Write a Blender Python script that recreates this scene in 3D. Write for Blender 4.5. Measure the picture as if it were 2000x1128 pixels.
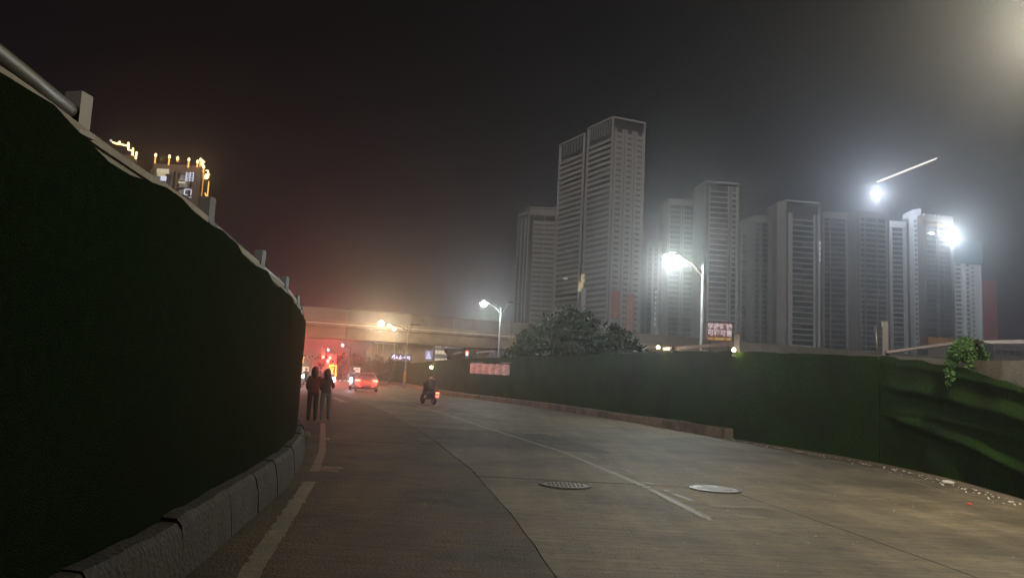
import bpy, math, random
from math import radians, sin, cos, pi, sqrt, atan2
from mathutils import Vector, Matrix, noise
random.seed(7)
S = bpy.context.scene
COL = S.collection
for o in list(bpy.data.objects): bpy.data.objects.remove(o)

# ------------------------------------------------------------------ camera
F, PITCH, ROLL, EYE = 1444.0, radians(6.95), radians(2.85), 1.55
cam = bpy.data.cameras.new('camera'); camo = bpy.data.objects.new('camera', cam); COL.objects.link(camo)
cam.sensor_width = 36; cam.lens = 36*F/2000; cam.clip_end = 4000; cam.clip_start = .05
fw = Vector((0, cos(PITCH), sin(PITCH))); up0 = Vector((0, -sin(PITCH), cos(PITCH))); r0 = Vector((1, 0, 0))
UP = up0*cos(ROLL) - r0*sin(ROLL); RT = r0*cos(ROLL) + up0*sin(ROLL)
camo.matrix_world = Matrix(((RT.x, UP.x, -fw.x, 0), (RT.y, UP.y, -fw.y, 0), (RT.z, UP.z, -fw.z, EYE), (0, 0, 0, 1)))
S.camera = camo
def ray(px, py): return fw + RT*((px-1000)/F) + UP*((564-py)/F)
def G(px, py, z=0.):
    d = ray(px, py); t = (z-EYE)/d.z; return Vector((d.x*t, d.y*t, z))
def at(px, py, Y):
    d = ray(px, py); t = Y/d.y; return Vector((d.x*t, Y, EYE+d.z*t))

# ------------------------------------------------------------------ world, faint sky glow, exposure
W = bpy.data.worlds.new('World'); S.world = W; W.use_nodes = True
wn, wl = W.node_tree.nodes, W.node_tree.links
wn.clear()
wo = wn.new('ShaderNodeOutputWorld'); bg = wn.new('ShaderNodeBackground'); tc = wn.new('ShaderNodeTexCoord')
sx = wn.new('ShaderNodeSeparateXYZ'); cr = wn.new('ShaderNodeValToRGB')
wl.new(tc.outputs['Generated'], sx.inputs[0]); wl.new(sx.outputs['Z'], cr.inputs[0]); wl.new(cr.outputs[0], bg.inputs[0]); wl.new(bg.outputs[0], wo.inputs[0])
e = cr.color_ramp.elements
e[0].position = 0.0; e[0].color = (.070, .046, .056, 1)
e[1].position = .62; e[1].color = (.0003, .0002, .0006, 1)
for p, c in ((.08, (.042, .024, .034, 1)), (.18, (.0115, .0060, .0120, 1)), (.34, (.0016, .0009, .0022, 1))):
    q = e.new(p); q.color = c
bg.inputs[1].default_value = 1.0
sun = bpy.data.lights.new('city_glow_sun', 'SUN'); suno = bpy.data.objects.new('city_glow_sun', sun); COL.objects.link(suno)
sun.energy = 1.35; sun.angle = radians(14); sun.color = (1.0, .93, .88)
sd = Vector((.24, .93, -.25)).normalized()          # the way the light travels
suno.rotation_euler = sd.to_track_quat('-Z', 'Y').to_euler()
vs = S.view_settings; vs.view_transform = 'Standard'; vs.look = 'None'; vs.gamma = 1; vs.exposure = 0; vs.use_curve_mapping = False
S.display_settings.display_device = 'sRGB'
C = S.cycles
C.use_denoising = True; C.max_bounces = 4; C.diffuse_bounces = 2; C.glossy_bounces = 2; C.volume_bounces = 0; C.transmission_bounces = 2
C.transparent_max_bounces = 6; C.sample_clamp_indirect = 1.5; C.sample_clamp_direct = 0; C.caustics_reflective = False; C.caustics_refractive = False
C.use_light_tree = True

# ------------------------------------------------------------------ helpers
def mat(name, col, rough=.8, metal=0., emit=None, es=0., spec=.5):
    m = bpy.data.materials.new(name); m.use_nodes = True
    b = m.node_tree.nodes['Principled BSDF']
    b.inputs['Base Color'].default_value = (*col, 1); b.inputs['Roughness'].default_value = rough
    b.inputs['Metallic'].default_value = metal; b.inputs['Specular IOR Level'].default_value = spec
    if emit: b.inputs['Emission Color'].default_value = (*emit, 1); b.inputs['Emission Strength'].default_value = es
    return m
def noisy(name, c1, c2, scale=3., rough=(.6, .9), bump=.3, bscale=40., detail=8., c3=None, sc3=.25, dist=.02, spec=.5, stretch=None, speck=0):
    m = mat(name, c1, rough[0], spec=spec); nt = m.node_tree; n, l = nt.nodes, nt.links; b = n['Principled BSDF']
    t = n.new('ShaderNodeNewGeometry'); src = t.outputs['Position']
    if stretch:
        mp = n.new('ShaderNodeMapping'); mp.inputs['Scale'].default_value = stretch; l.new(src, mp.inputs[0]); src = mp.outputs[0]
    a = n.new('ShaderNodeTexNoise'); a.inputs['Scale'].default_value = scale; a.inputs['Detail'].default_value = detail; a.inputs['Roughness'].default_value = .65
    l.new(src, a.inputs['Vector'])
    r = n.new('ShaderNodeValToRGB'); r.color_ramp.elements[0].position = .35; r.color_ramp.elements[1].position = .65
    r.color_ramp.elements[0].color = (*c1, 1); r.color_ramp.elements[1].color = (*c2, 1); l.new(a.outputs['Fac'], r.inputs[0])
    outc = r.outputs[0]
    if c3:
        g = n.new('ShaderNodeTexNoise'); g.inputs['Scale'].default_value = sc3; g.inputs['Detail'].default_value = 5; l.new(src, g.inputs['Vector'])
        r3 = n.new('ShaderNodeValToRGB'); r3.color_ramp.elements[0].position = .45; r3.color_ramp.elements[1].position = .62; l.new(g.outputs['Fac'], r3.inputs[0])
        mx = n.new('ShaderNodeMix'); mx.data_type = 'RGBA'; l.new(r3.outputs[0], mx.inputs[0]); l.new(outc, mx.inputs[6]); mx.inputs[7].default_value = (*c3, 1)
        outc = mx.outputs[2]
    if speck:                                                   # brushed streaks across the lane, tyre grime along it, light chips
        for scl, lo_, hi_, f0, f1 in (((1.3, 14., 1), .40, .64, .72, 1.12), ((2.2, .12, 1), .42, .66, .78, 1.10), ((60, 60, 60), .66, .74, 1., 1.9), ((9, 9, 9), .30, .44, .62, 1.)):
            mp = n.new('ShaderNodeMapping'); mp.inputs['Scale'].default_value = scl; l.new(src, mp.inputs[0])
            sn = n.new('ShaderNodeTexNoise'); sn.inputs['Scale'].default_value = 1.; sn.inputs['Detail'].default_value = 4; l.new(mp.outputs[0], sn.inputs['Vector'])
            m1 = n.new('ShaderNodeMapRange'); m1.inputs[1].default_value = lo_; m1.inputs[2].default_value = hi_; m1.inputs[3].default_value = f0; m1.inputs[4].default_value = f1; l.new(sn.outputs['Fac'], m1.inputs[0])
            vm = n.new('ShaderNodeVectorMath'); vm.operation = 'SCALE'; l.new(outc, vm.inputs[0]); l.new(m1.outputs[0], vm.inputs['Scale']); outc = vm.outputs[0]
    l.new(outc, b.inputs['Base Color'])
    mr = n.new('ShaderNodeMapRange'); mr.inputs[3].default_value = rough[0]; mr.inputs[4].default_value = rough[1]; mr.inputs[1].default_value = .3; mr.inputs[2].default_value = .7
    l.new(a.outputs['Fac'], mr.inputs[0]); l.new(mr.outputs[0], b.inputs['Roughness'])
    q = n.new('ShaderNodeTexNoise'); q.inputs['Scale'].default_value = bscale; q.inputs['Detail'].default_value = 6; l.new(src, q.inputs['Vector'])
    bp = n.new('ShaderNodeBump'); bp.inputs['Strength'].default_value = bump; bp.inputs['Distance'].default_value = dist
    l.new(q.outputs['Fac'], bp.inputs['Height']); l.new(bp.outputs[0], b.inputs['Normal'])
    return m
def glow(name, c, s): return mat(name, (0, 0, 0), .5, emit=c, es=s)

M = dict(
 ground=noisy('rough_ground', (.055, .05, .042), (.09, .08, .065), .5, (.8, .95), .4, 8),
 joint=mat('joint_filler', (.02, .018, .015), .9),
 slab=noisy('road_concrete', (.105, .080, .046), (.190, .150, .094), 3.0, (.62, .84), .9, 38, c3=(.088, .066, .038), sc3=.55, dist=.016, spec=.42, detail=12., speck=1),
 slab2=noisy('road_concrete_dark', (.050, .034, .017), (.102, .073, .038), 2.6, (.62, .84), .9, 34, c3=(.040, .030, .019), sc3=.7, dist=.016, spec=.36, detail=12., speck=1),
 paint=noisy('worn_road_paint', (.085, .068, .043), (.22, .19, .135), 9., (.5, .7), .4, 70, c3=(.12, .105, .08), sc3=1.7),
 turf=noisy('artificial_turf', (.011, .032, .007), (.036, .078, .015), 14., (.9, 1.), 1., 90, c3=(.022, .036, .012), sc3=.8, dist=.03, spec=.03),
 turf_shaded=noisy('shaded_dark_turf', (.004, .0095, .003), (.0105, .020, .006), 14., (.9, 1.), 1., 90, c3=(.008, .0125, .004), sc3=.8, dist=.03, spec=.02),  # same turf darkened: the left wall's weak lamplight is put into the colour
 conc=noisy('weathered_concrete', (.15, .13, .10), (.26, .23, .18), 2.2, (.75, .95), .35, 25, c3=(.16, .14, .11), sc3=.5),
 kerb=noisy('kerb_stone', (.11, .078, .05), (.20, .155, .11), 4., (.7, .95), .5, 30, c3=(.07, .05, .034), sc3=1.4),
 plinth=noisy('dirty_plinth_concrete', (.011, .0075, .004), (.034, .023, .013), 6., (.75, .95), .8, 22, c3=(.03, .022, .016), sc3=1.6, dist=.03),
 bridge=noisy('viaduct_concrete', (.27, .215, .12), (.44, .35, .19), .5, (.8, .95), .3, 6, c3=(.20, .155, .085), sc3=.16),
 barrier=noisy('barrier_panel', (.15, .132, .105), (.21, .185, .15), .6, (.6, .8), .1, 10),
 steel=mat('galvanised_steel', (.15, .14, .125), .45, .6),
 steel_d=mat('dark_rail_steel', (.06, .052, .045), .5, .5),
 pole=mat('pole_grey', (.16, .165, .16), .55, .2),
 dirt=noisy('verge_dirt', (.08, .057, .034), (.15, .115, .07), 9., (.9, 1.), .8, 30),
 fac=noisy('tower_render_pale', (.50, .47, .43), (.56, .53, .48), .12, (.8, .9), .05, 2),
 fac2=noisy('tower_render_grey', (.33, .32, .31), (.38, .37, .35), .12, (.8, .9), .05, 2),
 fac3=noisy('tower_render_brown', (.20, .165, .145), (.25, .20, .175), .12, (.8, .9), .05, 2),
 facw=noisy('tower_render_white', (.76, .77, .77), (.82, .83, .83), .12, (.8, .9), .05, 2),
 recess=mat('recess_wall', (.055, .052, .05), .9),
 glass=mat('dark_window_glass', (.035, .04, .045), .18), glass2=mat('open_window_dark', (.015, .015, .017), .6), curtain=mat('drawn_curtain', (.16, .14, .12), .9),
 net=noisy('blue_safety_net', (.10, .20, .26), (.16, .28, .34), .8, (.8, .95), .2, 4),
 red=mat('red_hoist_cladding', (.34, .05, .04), .7), orange=mat('orange_cladding', (.50, .22, .045), .7),
 leaf=noisy('leaf_green', (.010, .020, .008), (.024, .042, .014), 2.5, (.8, .95), 0, 5, spec=.05),
 leaf2=noisy('young_leaf_green', (.035, .085, .016), (.065, .14, .03), 9., (.5, .75), 0, 5),
 bark=noisy('bark', (.07, .05, .035), (.13, .1, .07), 12, (.8, .95), .6, 20),
 rubber=mat('tyre_rubber', (.02, .02, .02), .85), chrome=mat('chrome', (.6, .6, .6), .2, .9),
 black=mat('black_plastic', (.022, .022, .024), .45), skin=mat('skin', (.45, .27, .19), .6),
 hair=mat('black_hair', (.012, .009, .008), .5), dkcloth=mat('dark_red_jacket_cloth', (.065, .012, .011), .85), blackcloth=mat('black_trouser_cloth', (.022, .018, .02), .9),
 greycloth=mat('grey_brown_top_cloth', (.06, .04, .038), .85), jeans=mat('pale_jeans_denim', (.13, .115, .115), .85), darkc=mat('dark_rider_cloth', (.035, .03, .032), .85),
 shoe=mat('pale_shoe', (.5, .46, .42), .7), white=mat('white_paint', (.72, .7, .66), .5), carp=mat('car_paint_silver', (.20, .19, .19), .32, .4),
 redlamp=glow('red_lamp', (1, .05, .03), 30), redlamp2=glow('tail_lamp_red', (1, .07, .04), 14), plate=mat('yellow_plate', (.6, .32, .04), .5),
 cold=glow('cold_lamp_lens', (.80, .92, 1), 60), cold2=glow('cold_far_lamp_lens', (.78, .82, 1), 18), warm=glow('warm_lamp_lens', (1, .80, .50), 60),
 gold=glow('gold_strip_light', (1, .50, .12), 2.6), goldhot=glow('gold_lamp_head', (1, .68, .30), 6), winw=glow('lit_window_cream', (1, .88, .62), .9), winc=glow('lit_window_cold', (.75, .82, 1), 1.5),
 winy=glow('lit_window_yellow', (1, .82, .42), .75), shopy=glow('yellow_shop_sign_light', (1, .55, .05), 2.6), purple=glow('violet_led', (.62, .6, 1), 2.2), lightbox=glow('blue_white_lightbox', (.42, .42, .70), .6),
 led=glow('white_led_strip', (1, .95, .88), 5), tarp=noisy('silver_pink_tarpaulin', (.42, .34, .33), (.62, .52, .50), 6, (.3, .5), .3, 15),
 signred=mat('sign_red_purple', (.24, .05, .06), .6), signwhite=mat('sign_white_lettering', (.82, .72, .74), .6, emit=(1, .80, .86), es=.22), signyel=mat('sign_yellow_lettering', (.8, .55, .1), .6, emit=(1, .7, .15), es=.18),
 bannerred=mat('banner_red', (.50, .10, .06), .7), bannerpale=mat('banner_lettering', (.75, .55, .5), .7), stone=mat('pale_stone', (.55, .50, .42), .85), scrap=mat('red_scrap', (.5, .06, .05), .6),
 iron=noisy('manhole_iron', (.09, .085, .075), (.20, .19, .17), 14, (.32, .5), .7, 40, dist=.01),
 capm=mat('dark_helmet', (.03, .03, .035), .3),
)

class MB:
    def __init__(s): s.v = []; s.f = []
    def quad(s, a, b, c, d): i = len(s.v); s.v += [tuple(a), tuple(b), tuple(c), tuple(d)]; s.f.append((i, i+1, i+2, i+3))
    def box(s, x0, x1, y0, y1, z0, z1):
        i = len(s.v); s.v += [(x, y, z) for z in (z0, z1) for y in (y0, y1) for x in (x0, x1)]
        s.f += [tuple(i+k for k in q) for q in ((0, 2, 3, 1), (4, 5, 7, 6), (0, 1, 5, 4), (2, 6, 7, 3), (0, 4, 6, 2), (1, 3, 7, 5))]; return s
    def bar(s, a, b, w, h):                                   # box between two points, w across, h up
        a = Vector(a); b = Vector(b); d = (b-a).normalized(); z = Vector((0, 0, 1)) if abs(d.z) < .95 else Vector((0, 1, 0))
        x = d.cross(z).normalized(); z = x.cross(d); i = len(s.v)
        for p in (a, b):
            for q, r in ((-1, -1), (1, -1), (1, 1), (-1, 1)): s.v.append(tuple(p+x*q*w/2+z*r*h/2))
        s.f += [tuple(i+k for k in q) for q in ((0, 1, 2, 3), (7, 6, 5, 4), (0, 4, 5, 1), (1, 5, 6, 2), (2, 6, 7, 3), (3, 7, 4, 0))]; return s
    def tube(s, pts, rad, n=8, caps=True):
        pts = [Vector(p) for p in pts]; rad = rad if isinstance(rad, (list, tuple)) else [rad]*len(pts); rings = []
        for k, p in enumerate(pts):
            d = (pts[min(k+1, len(pts)-1)]-pts[max(k-1, 0)]).normalized(); z = Vector((0, 0, 1)) if abs(d.z) < .9 else Vector((0, 1, 0))
            x = d.cross(z).normalized(); y = d.cross(x); i = len(s.v); rings.append(i)
            for j in range(n): a = 2*pi*j/n; s.v.append(tuple(p+(x*cos(a)+y*sin(a))*rad[k]))
        for a, b in zip(rings, rings[1:]):
            for j in range(n): s.f.append((a+j, a+(j+1) % n, b+(j+1) % n, b+j))
        if caps: s.f.append(tuple(rings[0]+j for j in range(n))[::-1]); s.f.append(tuple(rings[-1]+j for j in range(n)))
        return s
    def ell(s, c, r, nu=12, nv=8, fn=None):
        i = len(s.v); c = Vector(c)
        for a in range(nv+1):
            t = pi*a/nv
            for b in range(nu):
                p = Vector((r[0]*sin(t)*cos(2*pi*b/nu), r[1]*sin(t)*sin(2*pi*b/nu), r[2]*cos(t)))
                if fn: p = fn(p)
                s.v.append(tuple(c+p))
        for a in range(nv):
            for b in range(nu): s.f.append((i+a*nu+b, i+(a+1)*nu+b, i+(a+1)*nu+(b+1) % nu, i+a*nu+(b+1) % nu))
        return s
    def prism(s, poly, z0, z1):
        i = len(s.v); n = len(poly); s.v += [(p[0], p[1], z0) for p in poly]+[(p[0], p[1], z1) for p in poly]
        s.f.append(tuple(range(i+n-1, i-1, -1))); s.f.append(tuple(range(i+n, i+2*n)))
        for k in range(n): s.f.append((i+k, i+(k+1) % n, i+n+(k+1) % n, i+n+k))
        return s
    def loft(s, secs, cap=True):                               # list of closed rings of equal length
        i = len(s.v); n = len(secs[0])
        for r in secs: s.v += [tuple(p) for p in r]
        for a in range(len(secs)-1):
            for j in range(n): s.f.append((i+a*n+j, i+a*n+(j+1) % n, i+(a+1)*n+(j+1) % n, i+(a+1)*n+j))
        if cap: s.f.append(tuple(i+j for j in range(n))[::-1]); s.f.append(tuple(i+(len(secs)-1)*n+j for j in range(n)))
        return s
    def mesh(s, name, m, smooth=False):
        me = bpy.data.meshes.new(name); me.from_pydata(s.v, [], s.f)
        if isinstance(m, str): m = M[m]
        me.materials.append(m)
        if smooth: me.polygons.foreach_set('use_smooth', [True]*len(me.polygons))
        me.update(); return me
    def build(s, name, m, parent=None, loc=(0, 0, 0), smooth=False, rz=0):
        return inst(name, s.mesh(name, m, smooth), parent, loc, rz)
def inst(name, me, parent=None, loc=(0, 0, 0), rz=0, mtx=None):
    o = bpy.data.objects.new(name, me); COL.objects.link(o)
    if parent: o.parent = parent
    if mtx is not None: o.matrix_local = mtx
    else: o.location = loc; o.rotation_euler = (0, 0, rz)
    return o
def tag(o, label=None, cat=None, group=None, kind=None):
    if label: o['label'] = label
    if cat: o['category'] = cat
    if group: o['group'] = group
    if kind: o['kind'] = kind
    return o
def empty(name, loc, label, cat, group=None, rz=0):
    o = bpy.data.objects.new(name, None); COL.objects.link(o); o.location = loc; o.rotation_euler = (0, 0, rz); return tag(o, label, cat, group)
def copy_tree(o, parent=None):
    c = o.copy(); COL.objects.link(c); c.parent = parent
    for ch in list(o.children): copy_tree(ch, c)
    return c
def light(name, kind, loc, power, col, parent=None, radius=.1, spot=None, aim=None, blend=.6, batwing=None):
    l = bpy.data.lights.new(name, kind); l.energy = power; l.color = col; l.shadow_soft_size = radius
    o = bpy.data.objects.new(name, l); COL.objects.link(o); o.location = loc
    if spot: l.spot_size = radians(spot); l.spot_blend = blend
    if aim: o.rotation_euler = Vector(aim).to_track_quat('-Z', 'Y').to_euler()
    if batwing:                                                 # street luminaire photometry: strong sideways, weak straight down
        l.use_nodes = True; nt = l.node_tree; em = nt.nodes['Emission']; tc_ = nt.nodes.new('ShaderNodeTexCoord'); sp = nt.nodes.new('ShaderNodeSeparateXYZ')
        ab = nt.nodes.new('ShaderNodeMath'); ab.operation = 'ABSOLUTE'; mr = nt.nodes.new('ShaderNodeMapRange')
        mr.inputs[1].default_value = .20; mr.inputs[2].default_value = .50; mr.inputs[3].default_value = 1.; mr.inputs[4].default_value = batwing
        nt.links.new(tc_.outputs['Normal'], sp.inputs[0]); nt.links.new(sp.outputs['Z'], ab.inputs[0]); nt.links.new(ab.outputs[0], mr.inputs[0]); nt.links.new(mr.outputs[0], em.inputs['Strength'])
    if parent: o.parent = parent
    return o
def interp(tab, t):
    if t <= tab[0][0]: return tab[0][1]
    for (a, u), (b, v) in zip(tab, tab[1:]):
        if t <= b: return u+(v-u)*(t-a)/(b-a)
    return tab[-1][1]
def resample(pl, step):
    out = []
    for a, b in zip(pl, pl[1:]):
        a = Vector(a); b = Vector(b); n = max(1, int((b-a).length/step))
        for k in range(n): out.append(a.lerp(b, k/n))
    out.append(Vector(pl[-1])); return out
def smooth_pl(pl):                                              # Catmull-Rom
    P = [Vector(p) for p in pl]; out = []
    for i in range(len(P)-1):
        p0, p1, p2, p3 = P[max(i-1, 0)], P[i], P[i+1], P[min(i+2, len(P)-1)]
        for k in range(5):
            t = k/5; out.append(.5*((2*p1)+(p2-p0)*t+(2*p0-5*p1+4*p2-p3)*t*t+(3*p1-p0-3*p2+p3)*t**3))
    out.append(P[-1]); return out

# ------------------------------------------------------------------ plan of the street
LW = smooth_pl([(-2.1, -7), (-2.15, -3), (-2.2, .5), (-2.35, 3), (-2.45, 4.2), (-2.55, 5.6), (-2.72, 7), (-2.95, 8.8), (-3.25, 10.8), (-3.95, 14), (-4.86, 17), (-6.1, 20.5), (-9.2, 28), (-14, 38), (-21.5, 50), (-32, 64)])
RW = smooth_pl([(5.2, -6), (6.2, 1), (7.3, 6), (8.0, 9.5), (8.52, 12.2), (8.87, 14.7), (8.87, 17.6), (8.3, 20.5), (7.40, 23.9), (5.85, 31.4), (2.5, 42.5), (-4.7, 63), (-13.8, 100.3), (-21.8, 117.3), (-30, 131)])
def xof(pl):
    tab = [(p[1], p[0]) for p in pl]; return lambda y: interp(tab, y)
xL, xR = xof(LW), xof(RW)
J1 = [(-8, 1.2), (3, .72), (6.1, .47), (8.8, .13), (12.9, -.55), (18, -1.66), (23, -2.92), (31.5, -5.2), (44, -9.2), (55, -13), (75, -20.5), (100, -30), (125, -41)]
xJ1 = lambda y: interp(J1, y)
xC = lambda y: interp([(-8, 3.1), (3, 2.75), (7.4, 2.61), (9.4, 2.48), (12, 2.18), (16.8, 1.32), (24.2, -.77), (31.9, -2.79), (48.9, -7.67), (60, -11.2), (75, -16)], y)

# ground: one sheet under everything
g = MB(); NX = 36
for i in range(NX):
    for j in range(NX):
        x0, x1 = -620+1360*i/NX, -620+1360*(i+1)/NX; y0, y1 = -55+865*j/NX, -55+865*(j+1)/NX
        g.quad((x0, y0, -.06), (x1, y0, -.06), (x1, y1, -.06), (x0, y1, -.06))
tag(g.build('ground', 'ground'), kind='structure')
road = MB()
for y in range(-8, 126, 2):
    a = xL(y)-.1 if y < 62 else xL(62)-.5*(y-62); b = xL(y+2)-.1 if y+2 < 62 else xL(62)-.5*(y-60)
    road.quad((a, y, -.035), (xR(y)+.25, y, -.035), (xR(y+2)+.25, y+2, -.035), (b, y+2, -.035))
rd = tag(road.build('road', 'joint'), kind='structure')
ys = [-8]
while ys[-1] < 124: ys.append(ys[-1]+(5.0 if ys[-1] < 60 else 8.))
for k, (y0, y1) in enumerate(zip(ys, ys[1:])):
    def left(y): return (xL(y)-.05 if y < 62 else xL(62)-.5*(y-62))
    lanes = [(left, lambda y: xJ1(y)-.007), (lambda y: xJ1(y)+.007, lambda y: min(xJ1(y)+3.9, xR(y)-1.2)), (lambda y: min(xJ1(y)+3.908, xR(y)-1.192), lambda y: xR(y)+.2)]
    for q, (fa, fb) in enumerate(lanes):
        m = MB(); n = 5; g_ = .0025+.002*random.random(); dz = random.uniform(-.003, .003)
        yy = [y0+g_+(y1-y0-2*g_)*t/n for t in range(n+1)]
        jit = (lambda y: .018*noise.noise(Vector((y*1.3, 5, 0))) + .006*noise.noise(Vector((y*9, 1, 0)))) if y0 < 40 else (lambda y: 0)
        n2 = n*6 if y0 < 25 else n; yy = [y0+g_+(y1-y0-2*g_)*t/n2 for t in range(n2+1)]
        A = [(fa(y)+(jit(y) if q else 0), y) for y in yy]; B = [(fb(y)+(jit(y) if q < 2 else 0), y) for y in yy]
        i = 0
        for t in range(n2):
            m.quad((*A[t], dz), (*B[t], dz), (*B[t+1], dz), (*A[t+1], dz))
            m.quad((*A[t], -.05), (*A[t], dz), (*A[t+1], dz), (*A[t+1], -.05)); m.quad((*B[t], dz), (*B[t], -.05), (*B[t+1], -.05), (*B[t+1], dz))
        m.quad((*A[0], -.05), (*B[0], -.05), (*B[0], dz), (*A[0], dz)); m.quad((*A[-1], dz), (*B[-1], dz), (*B[-1], -.05), (*A[-1], -.05))
        m.build('road_slab', 'slab2' if (q == 0 or (q == 1 and k % 4 == 1)) else 'slab', rd)  # left lane's dimmer light is painted as darker slabs; middle-lane ones only vary
# painted lines, with worn edges and breaks
def stripe(fc, ya, yb, w, name='painted_line', brk=.16, seed=0, z=.005):
    m = MB(); y = ya
    while y < yb:
        st = .12 if y < 25 else .6
        nz = noise.noise(Vector((y*.9, seed, 0)))+.35*noise.noise(Vector((y*6, seed, 3)))
        if nz > -brk*2.2:
            e1 = .22*w*noise.noise(Vector((y*5, seed, 1))); e2 = .22*w*noise.noise(Vector((y*5, seed, 2)))
            m.quad((fc(y)-w/2+e1, y, z), (fc(y)+w/2+e2, y, z), (fc(y+st)+w/2+e2, y+st*.98, z), (fc(y+st)-w/2+e1, y+st*.98, z))
        y += st
    return m.build(name, 'paint', rd)
stripe(xC, 9.2, 75, .12, seed=3, brk=.15); stripe(xC, 7.6, 9.2, .07, seed=21, brk=-.05, z=.0052)
stripe(lambda y: xC(y)+.42, 12.6, 24, .05, seed=9, brk=-.03)
fE = lambda y: interp([(2, -.95), (5.75, -1.86), (10.65, -2.69), (14.57, -3.5), (21.25, -5.15), (40, -10.4)], y)
stripe(fE, 3, 10.5, .17, seed=5, brk=.34); stripe(fE, 11.6, 22, .14, seed=6, brk=.25)
fRE = lambda y: xR(y)-1.05
stripe(fRE, 13, 20, .07, seed=11, brk=.12)
m = MB(); q = G(638, 915)                                       # worn cross mark over the left line
for k in range(6):
    y0 = q.y-.30+.1*k; a = .13+.11*abs(sin(k*1.9)); b = .15+.13*abs(cos(k*2.3)); o_ = .05*sin(k*3.)
    m.quad((q.x-a+o_, y0, .0075), (q.x+b+o_, y0+.02, .0075), (q.x+b*.8+o_, y0+.075, .0075), (q.x-a*.9+o_, y0+.08, .0075))
m.build('painted_line', 'paint', rd)
for k, (px, py, n) in enumerate(((1384, 985, 16), (1436, 1006, 8), (1500, 1034, 5))):      # ribbed pale dashes, gloss highlights of the road put in as paint
    p = G(px, py); m = MB()
    for j in range(n):
        x = p.x+j*.045; m.quad((x, p.y, .006), (x+.022, p.y, .006), (x+.07, p.y-.2+j*.008, .006), (x+.045, p.y-.2+j*.008, .006))
    m.build('painted_line', 'paint', rd)
for (a, b) in (((1318, 965), (1352, 978)), ((1296, 957), (1306, 960)), ((1255, 942), (1275, 946))):
    p, q = G(*a), G(*b); m = MB(); m.quad((p.x-.05, p.y, .006), (p.x+.05, p.y+.03, .006), (q.x+.06, q.y+.03, .006), (q.x-.04, q.y, .006)); m.build('painted_line', 'paint', rd)
# far stop line on the left carriageway
m = MB(); p = G(650, 776); q = G(673, 785); m.quad((p.x-.1, p.y, .008), (p.x+.25, p.y, .008), (q.x+.2, q.y, .008), (q.x-.2, q.y, .008)); m.build('painted_line', 'paint', rd)
# manhole covers
def manhole(c, r, rx, label):
    e_ = empty('manhole_cover', (c[0], c[1], 0), label, 'manhole cover', 'round manhole covers in the road')
    m = MB(); n = 36
    ring = lambda R, z: [(R*cos(2*pi*k/n), R*sin(2*pi*k/n), z) for k in range(n)]
    m.loft([ring(r+.05, .006), ring(r+.05, .016), ring(r+.012, .016), ring(r+.012, .006)], cap=False); m.build('frame_ring', 'steel_d', e_)
    m = MB(); m.loft([ring(r, .0065), ring(r, .013)]); d = m.build('lid', 'iron', e_); d.rotation_euler = (rx, 0, 0)
    m = MB()
    for a in range(-5, 6):
        for b in range(-5, 6):
            if a*a+b*b < 24: m.box(a*r/5.6-.018, a*r/5.6+.018, b*r/5.6-.008, b*r/5.6+.008, .013, .018)
    tag(m.build('tread_studs', 'iron', d), kind='stuff')
manhole(G(1397, 955), .35, 0, 'shiny round manhole cover right of the painted centre line')
manhole(G(1104, 947), .35, -.012, 'dull dark round manhole cover left of the painted centre line')

# ------------------------------------------------------------------ retaining walls clad in artificial turf
def nrm(pl, i, side):
    a = pl[max(i-1, 0)]; b = pl[min(i+1, len(pl)-1)]; d = (b-a).normalized(); return Vector((-d.y, d.x))*side
def wall_core(pl, side, zt, name, parent, thick=.3, back=.0, m='conc'):
    mb = MB(); secs = []
    for i, p in enumerate(pl):
        n = nrm(pl, i, side); a = p-n*back; b = p-n*(back+thick); z = zt(p.y)
        secs.append([(a.x, a.y, -.06), (a.x, a.y, z), (b.x, b.y, z), (b.x, b.y, -.06)])
    mb.loft(secs); return mb.build(name, m, parent)
def turf(pl, side, z0, zt, fold, parent, ragged=.05, rows=26, label=None, stand=.07):
    mb = MB(); secs = len(pl); acc = 0; S_ = []
    for i, p in enumerate(pl):
        if i: acc += (p-pl[i-1]).length
        S_.append(acc)
    for i, p in enumerate(pl):
        n = nrm(pl, i, side); top = zt(p.y)+ragged*(noise.noise(Vector((p.y*1.6+p.x, p.x, 4)))+.5*noise.noise(Vector((p.y*7, p.x*3, 9))))
        bot = z0+.03*noise.noise(Vector((p.y*4, 1, p.x)))
        for r in range(rows+1):
            t = r/rows; z = bot+(top-bot)*t; d = stand+fold(p.y, z, t)
            q = p+n*d; mb.v.append((q.x, q.y, z))
    for i in range(secs-1):
        for r in range(rows):
            a = i*(rows+1)+r; b = a+rows+1
            mb.f.append((a, b, b+1, a+1) if side < 0 else (a, a+1, b+1, b))
    o = mb.build('turf_sheet', 'turf' if side > 0 else 'turf_shaded', parent, smooth=True)
    if label: o['label'] = label
    return o
# left wall
lw = empty('retaining_wall', (LW[0].x, LW[0].y, 0), 'tall dark turf covered wall curving along the left kerb', 'wall')
zL = lambda y: interp([(-7, 2.95), (3, 2.78), (6, 2.74), (8, 2.66), (10.5, 2.56), (13, 2.5), (60, 2.4)], y)
zLt = lambda y: zL(y)-.015
L2 = resample(LW, .22)
wall_core(L2[::4], -1, lambda y: zL(y)+.0, 'wall', lw)
cut = [-7, 2.2, 8.2, 14.2, 22, 34, 64]
for a, b in zip(cut, cut[1:]):
    seg = [p for p in L2 if a-.3 <= p.y <= b+.3]
    turf(seg, -1, .34, zLt, lambda y, z, t: .026*noise.noise(Vector((y*.9, z*1.2, 3)))+.02*sin(t*pi)*noise.noise(Vector((y*.35, 0, 8))), lw, ragged=.075)
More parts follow.
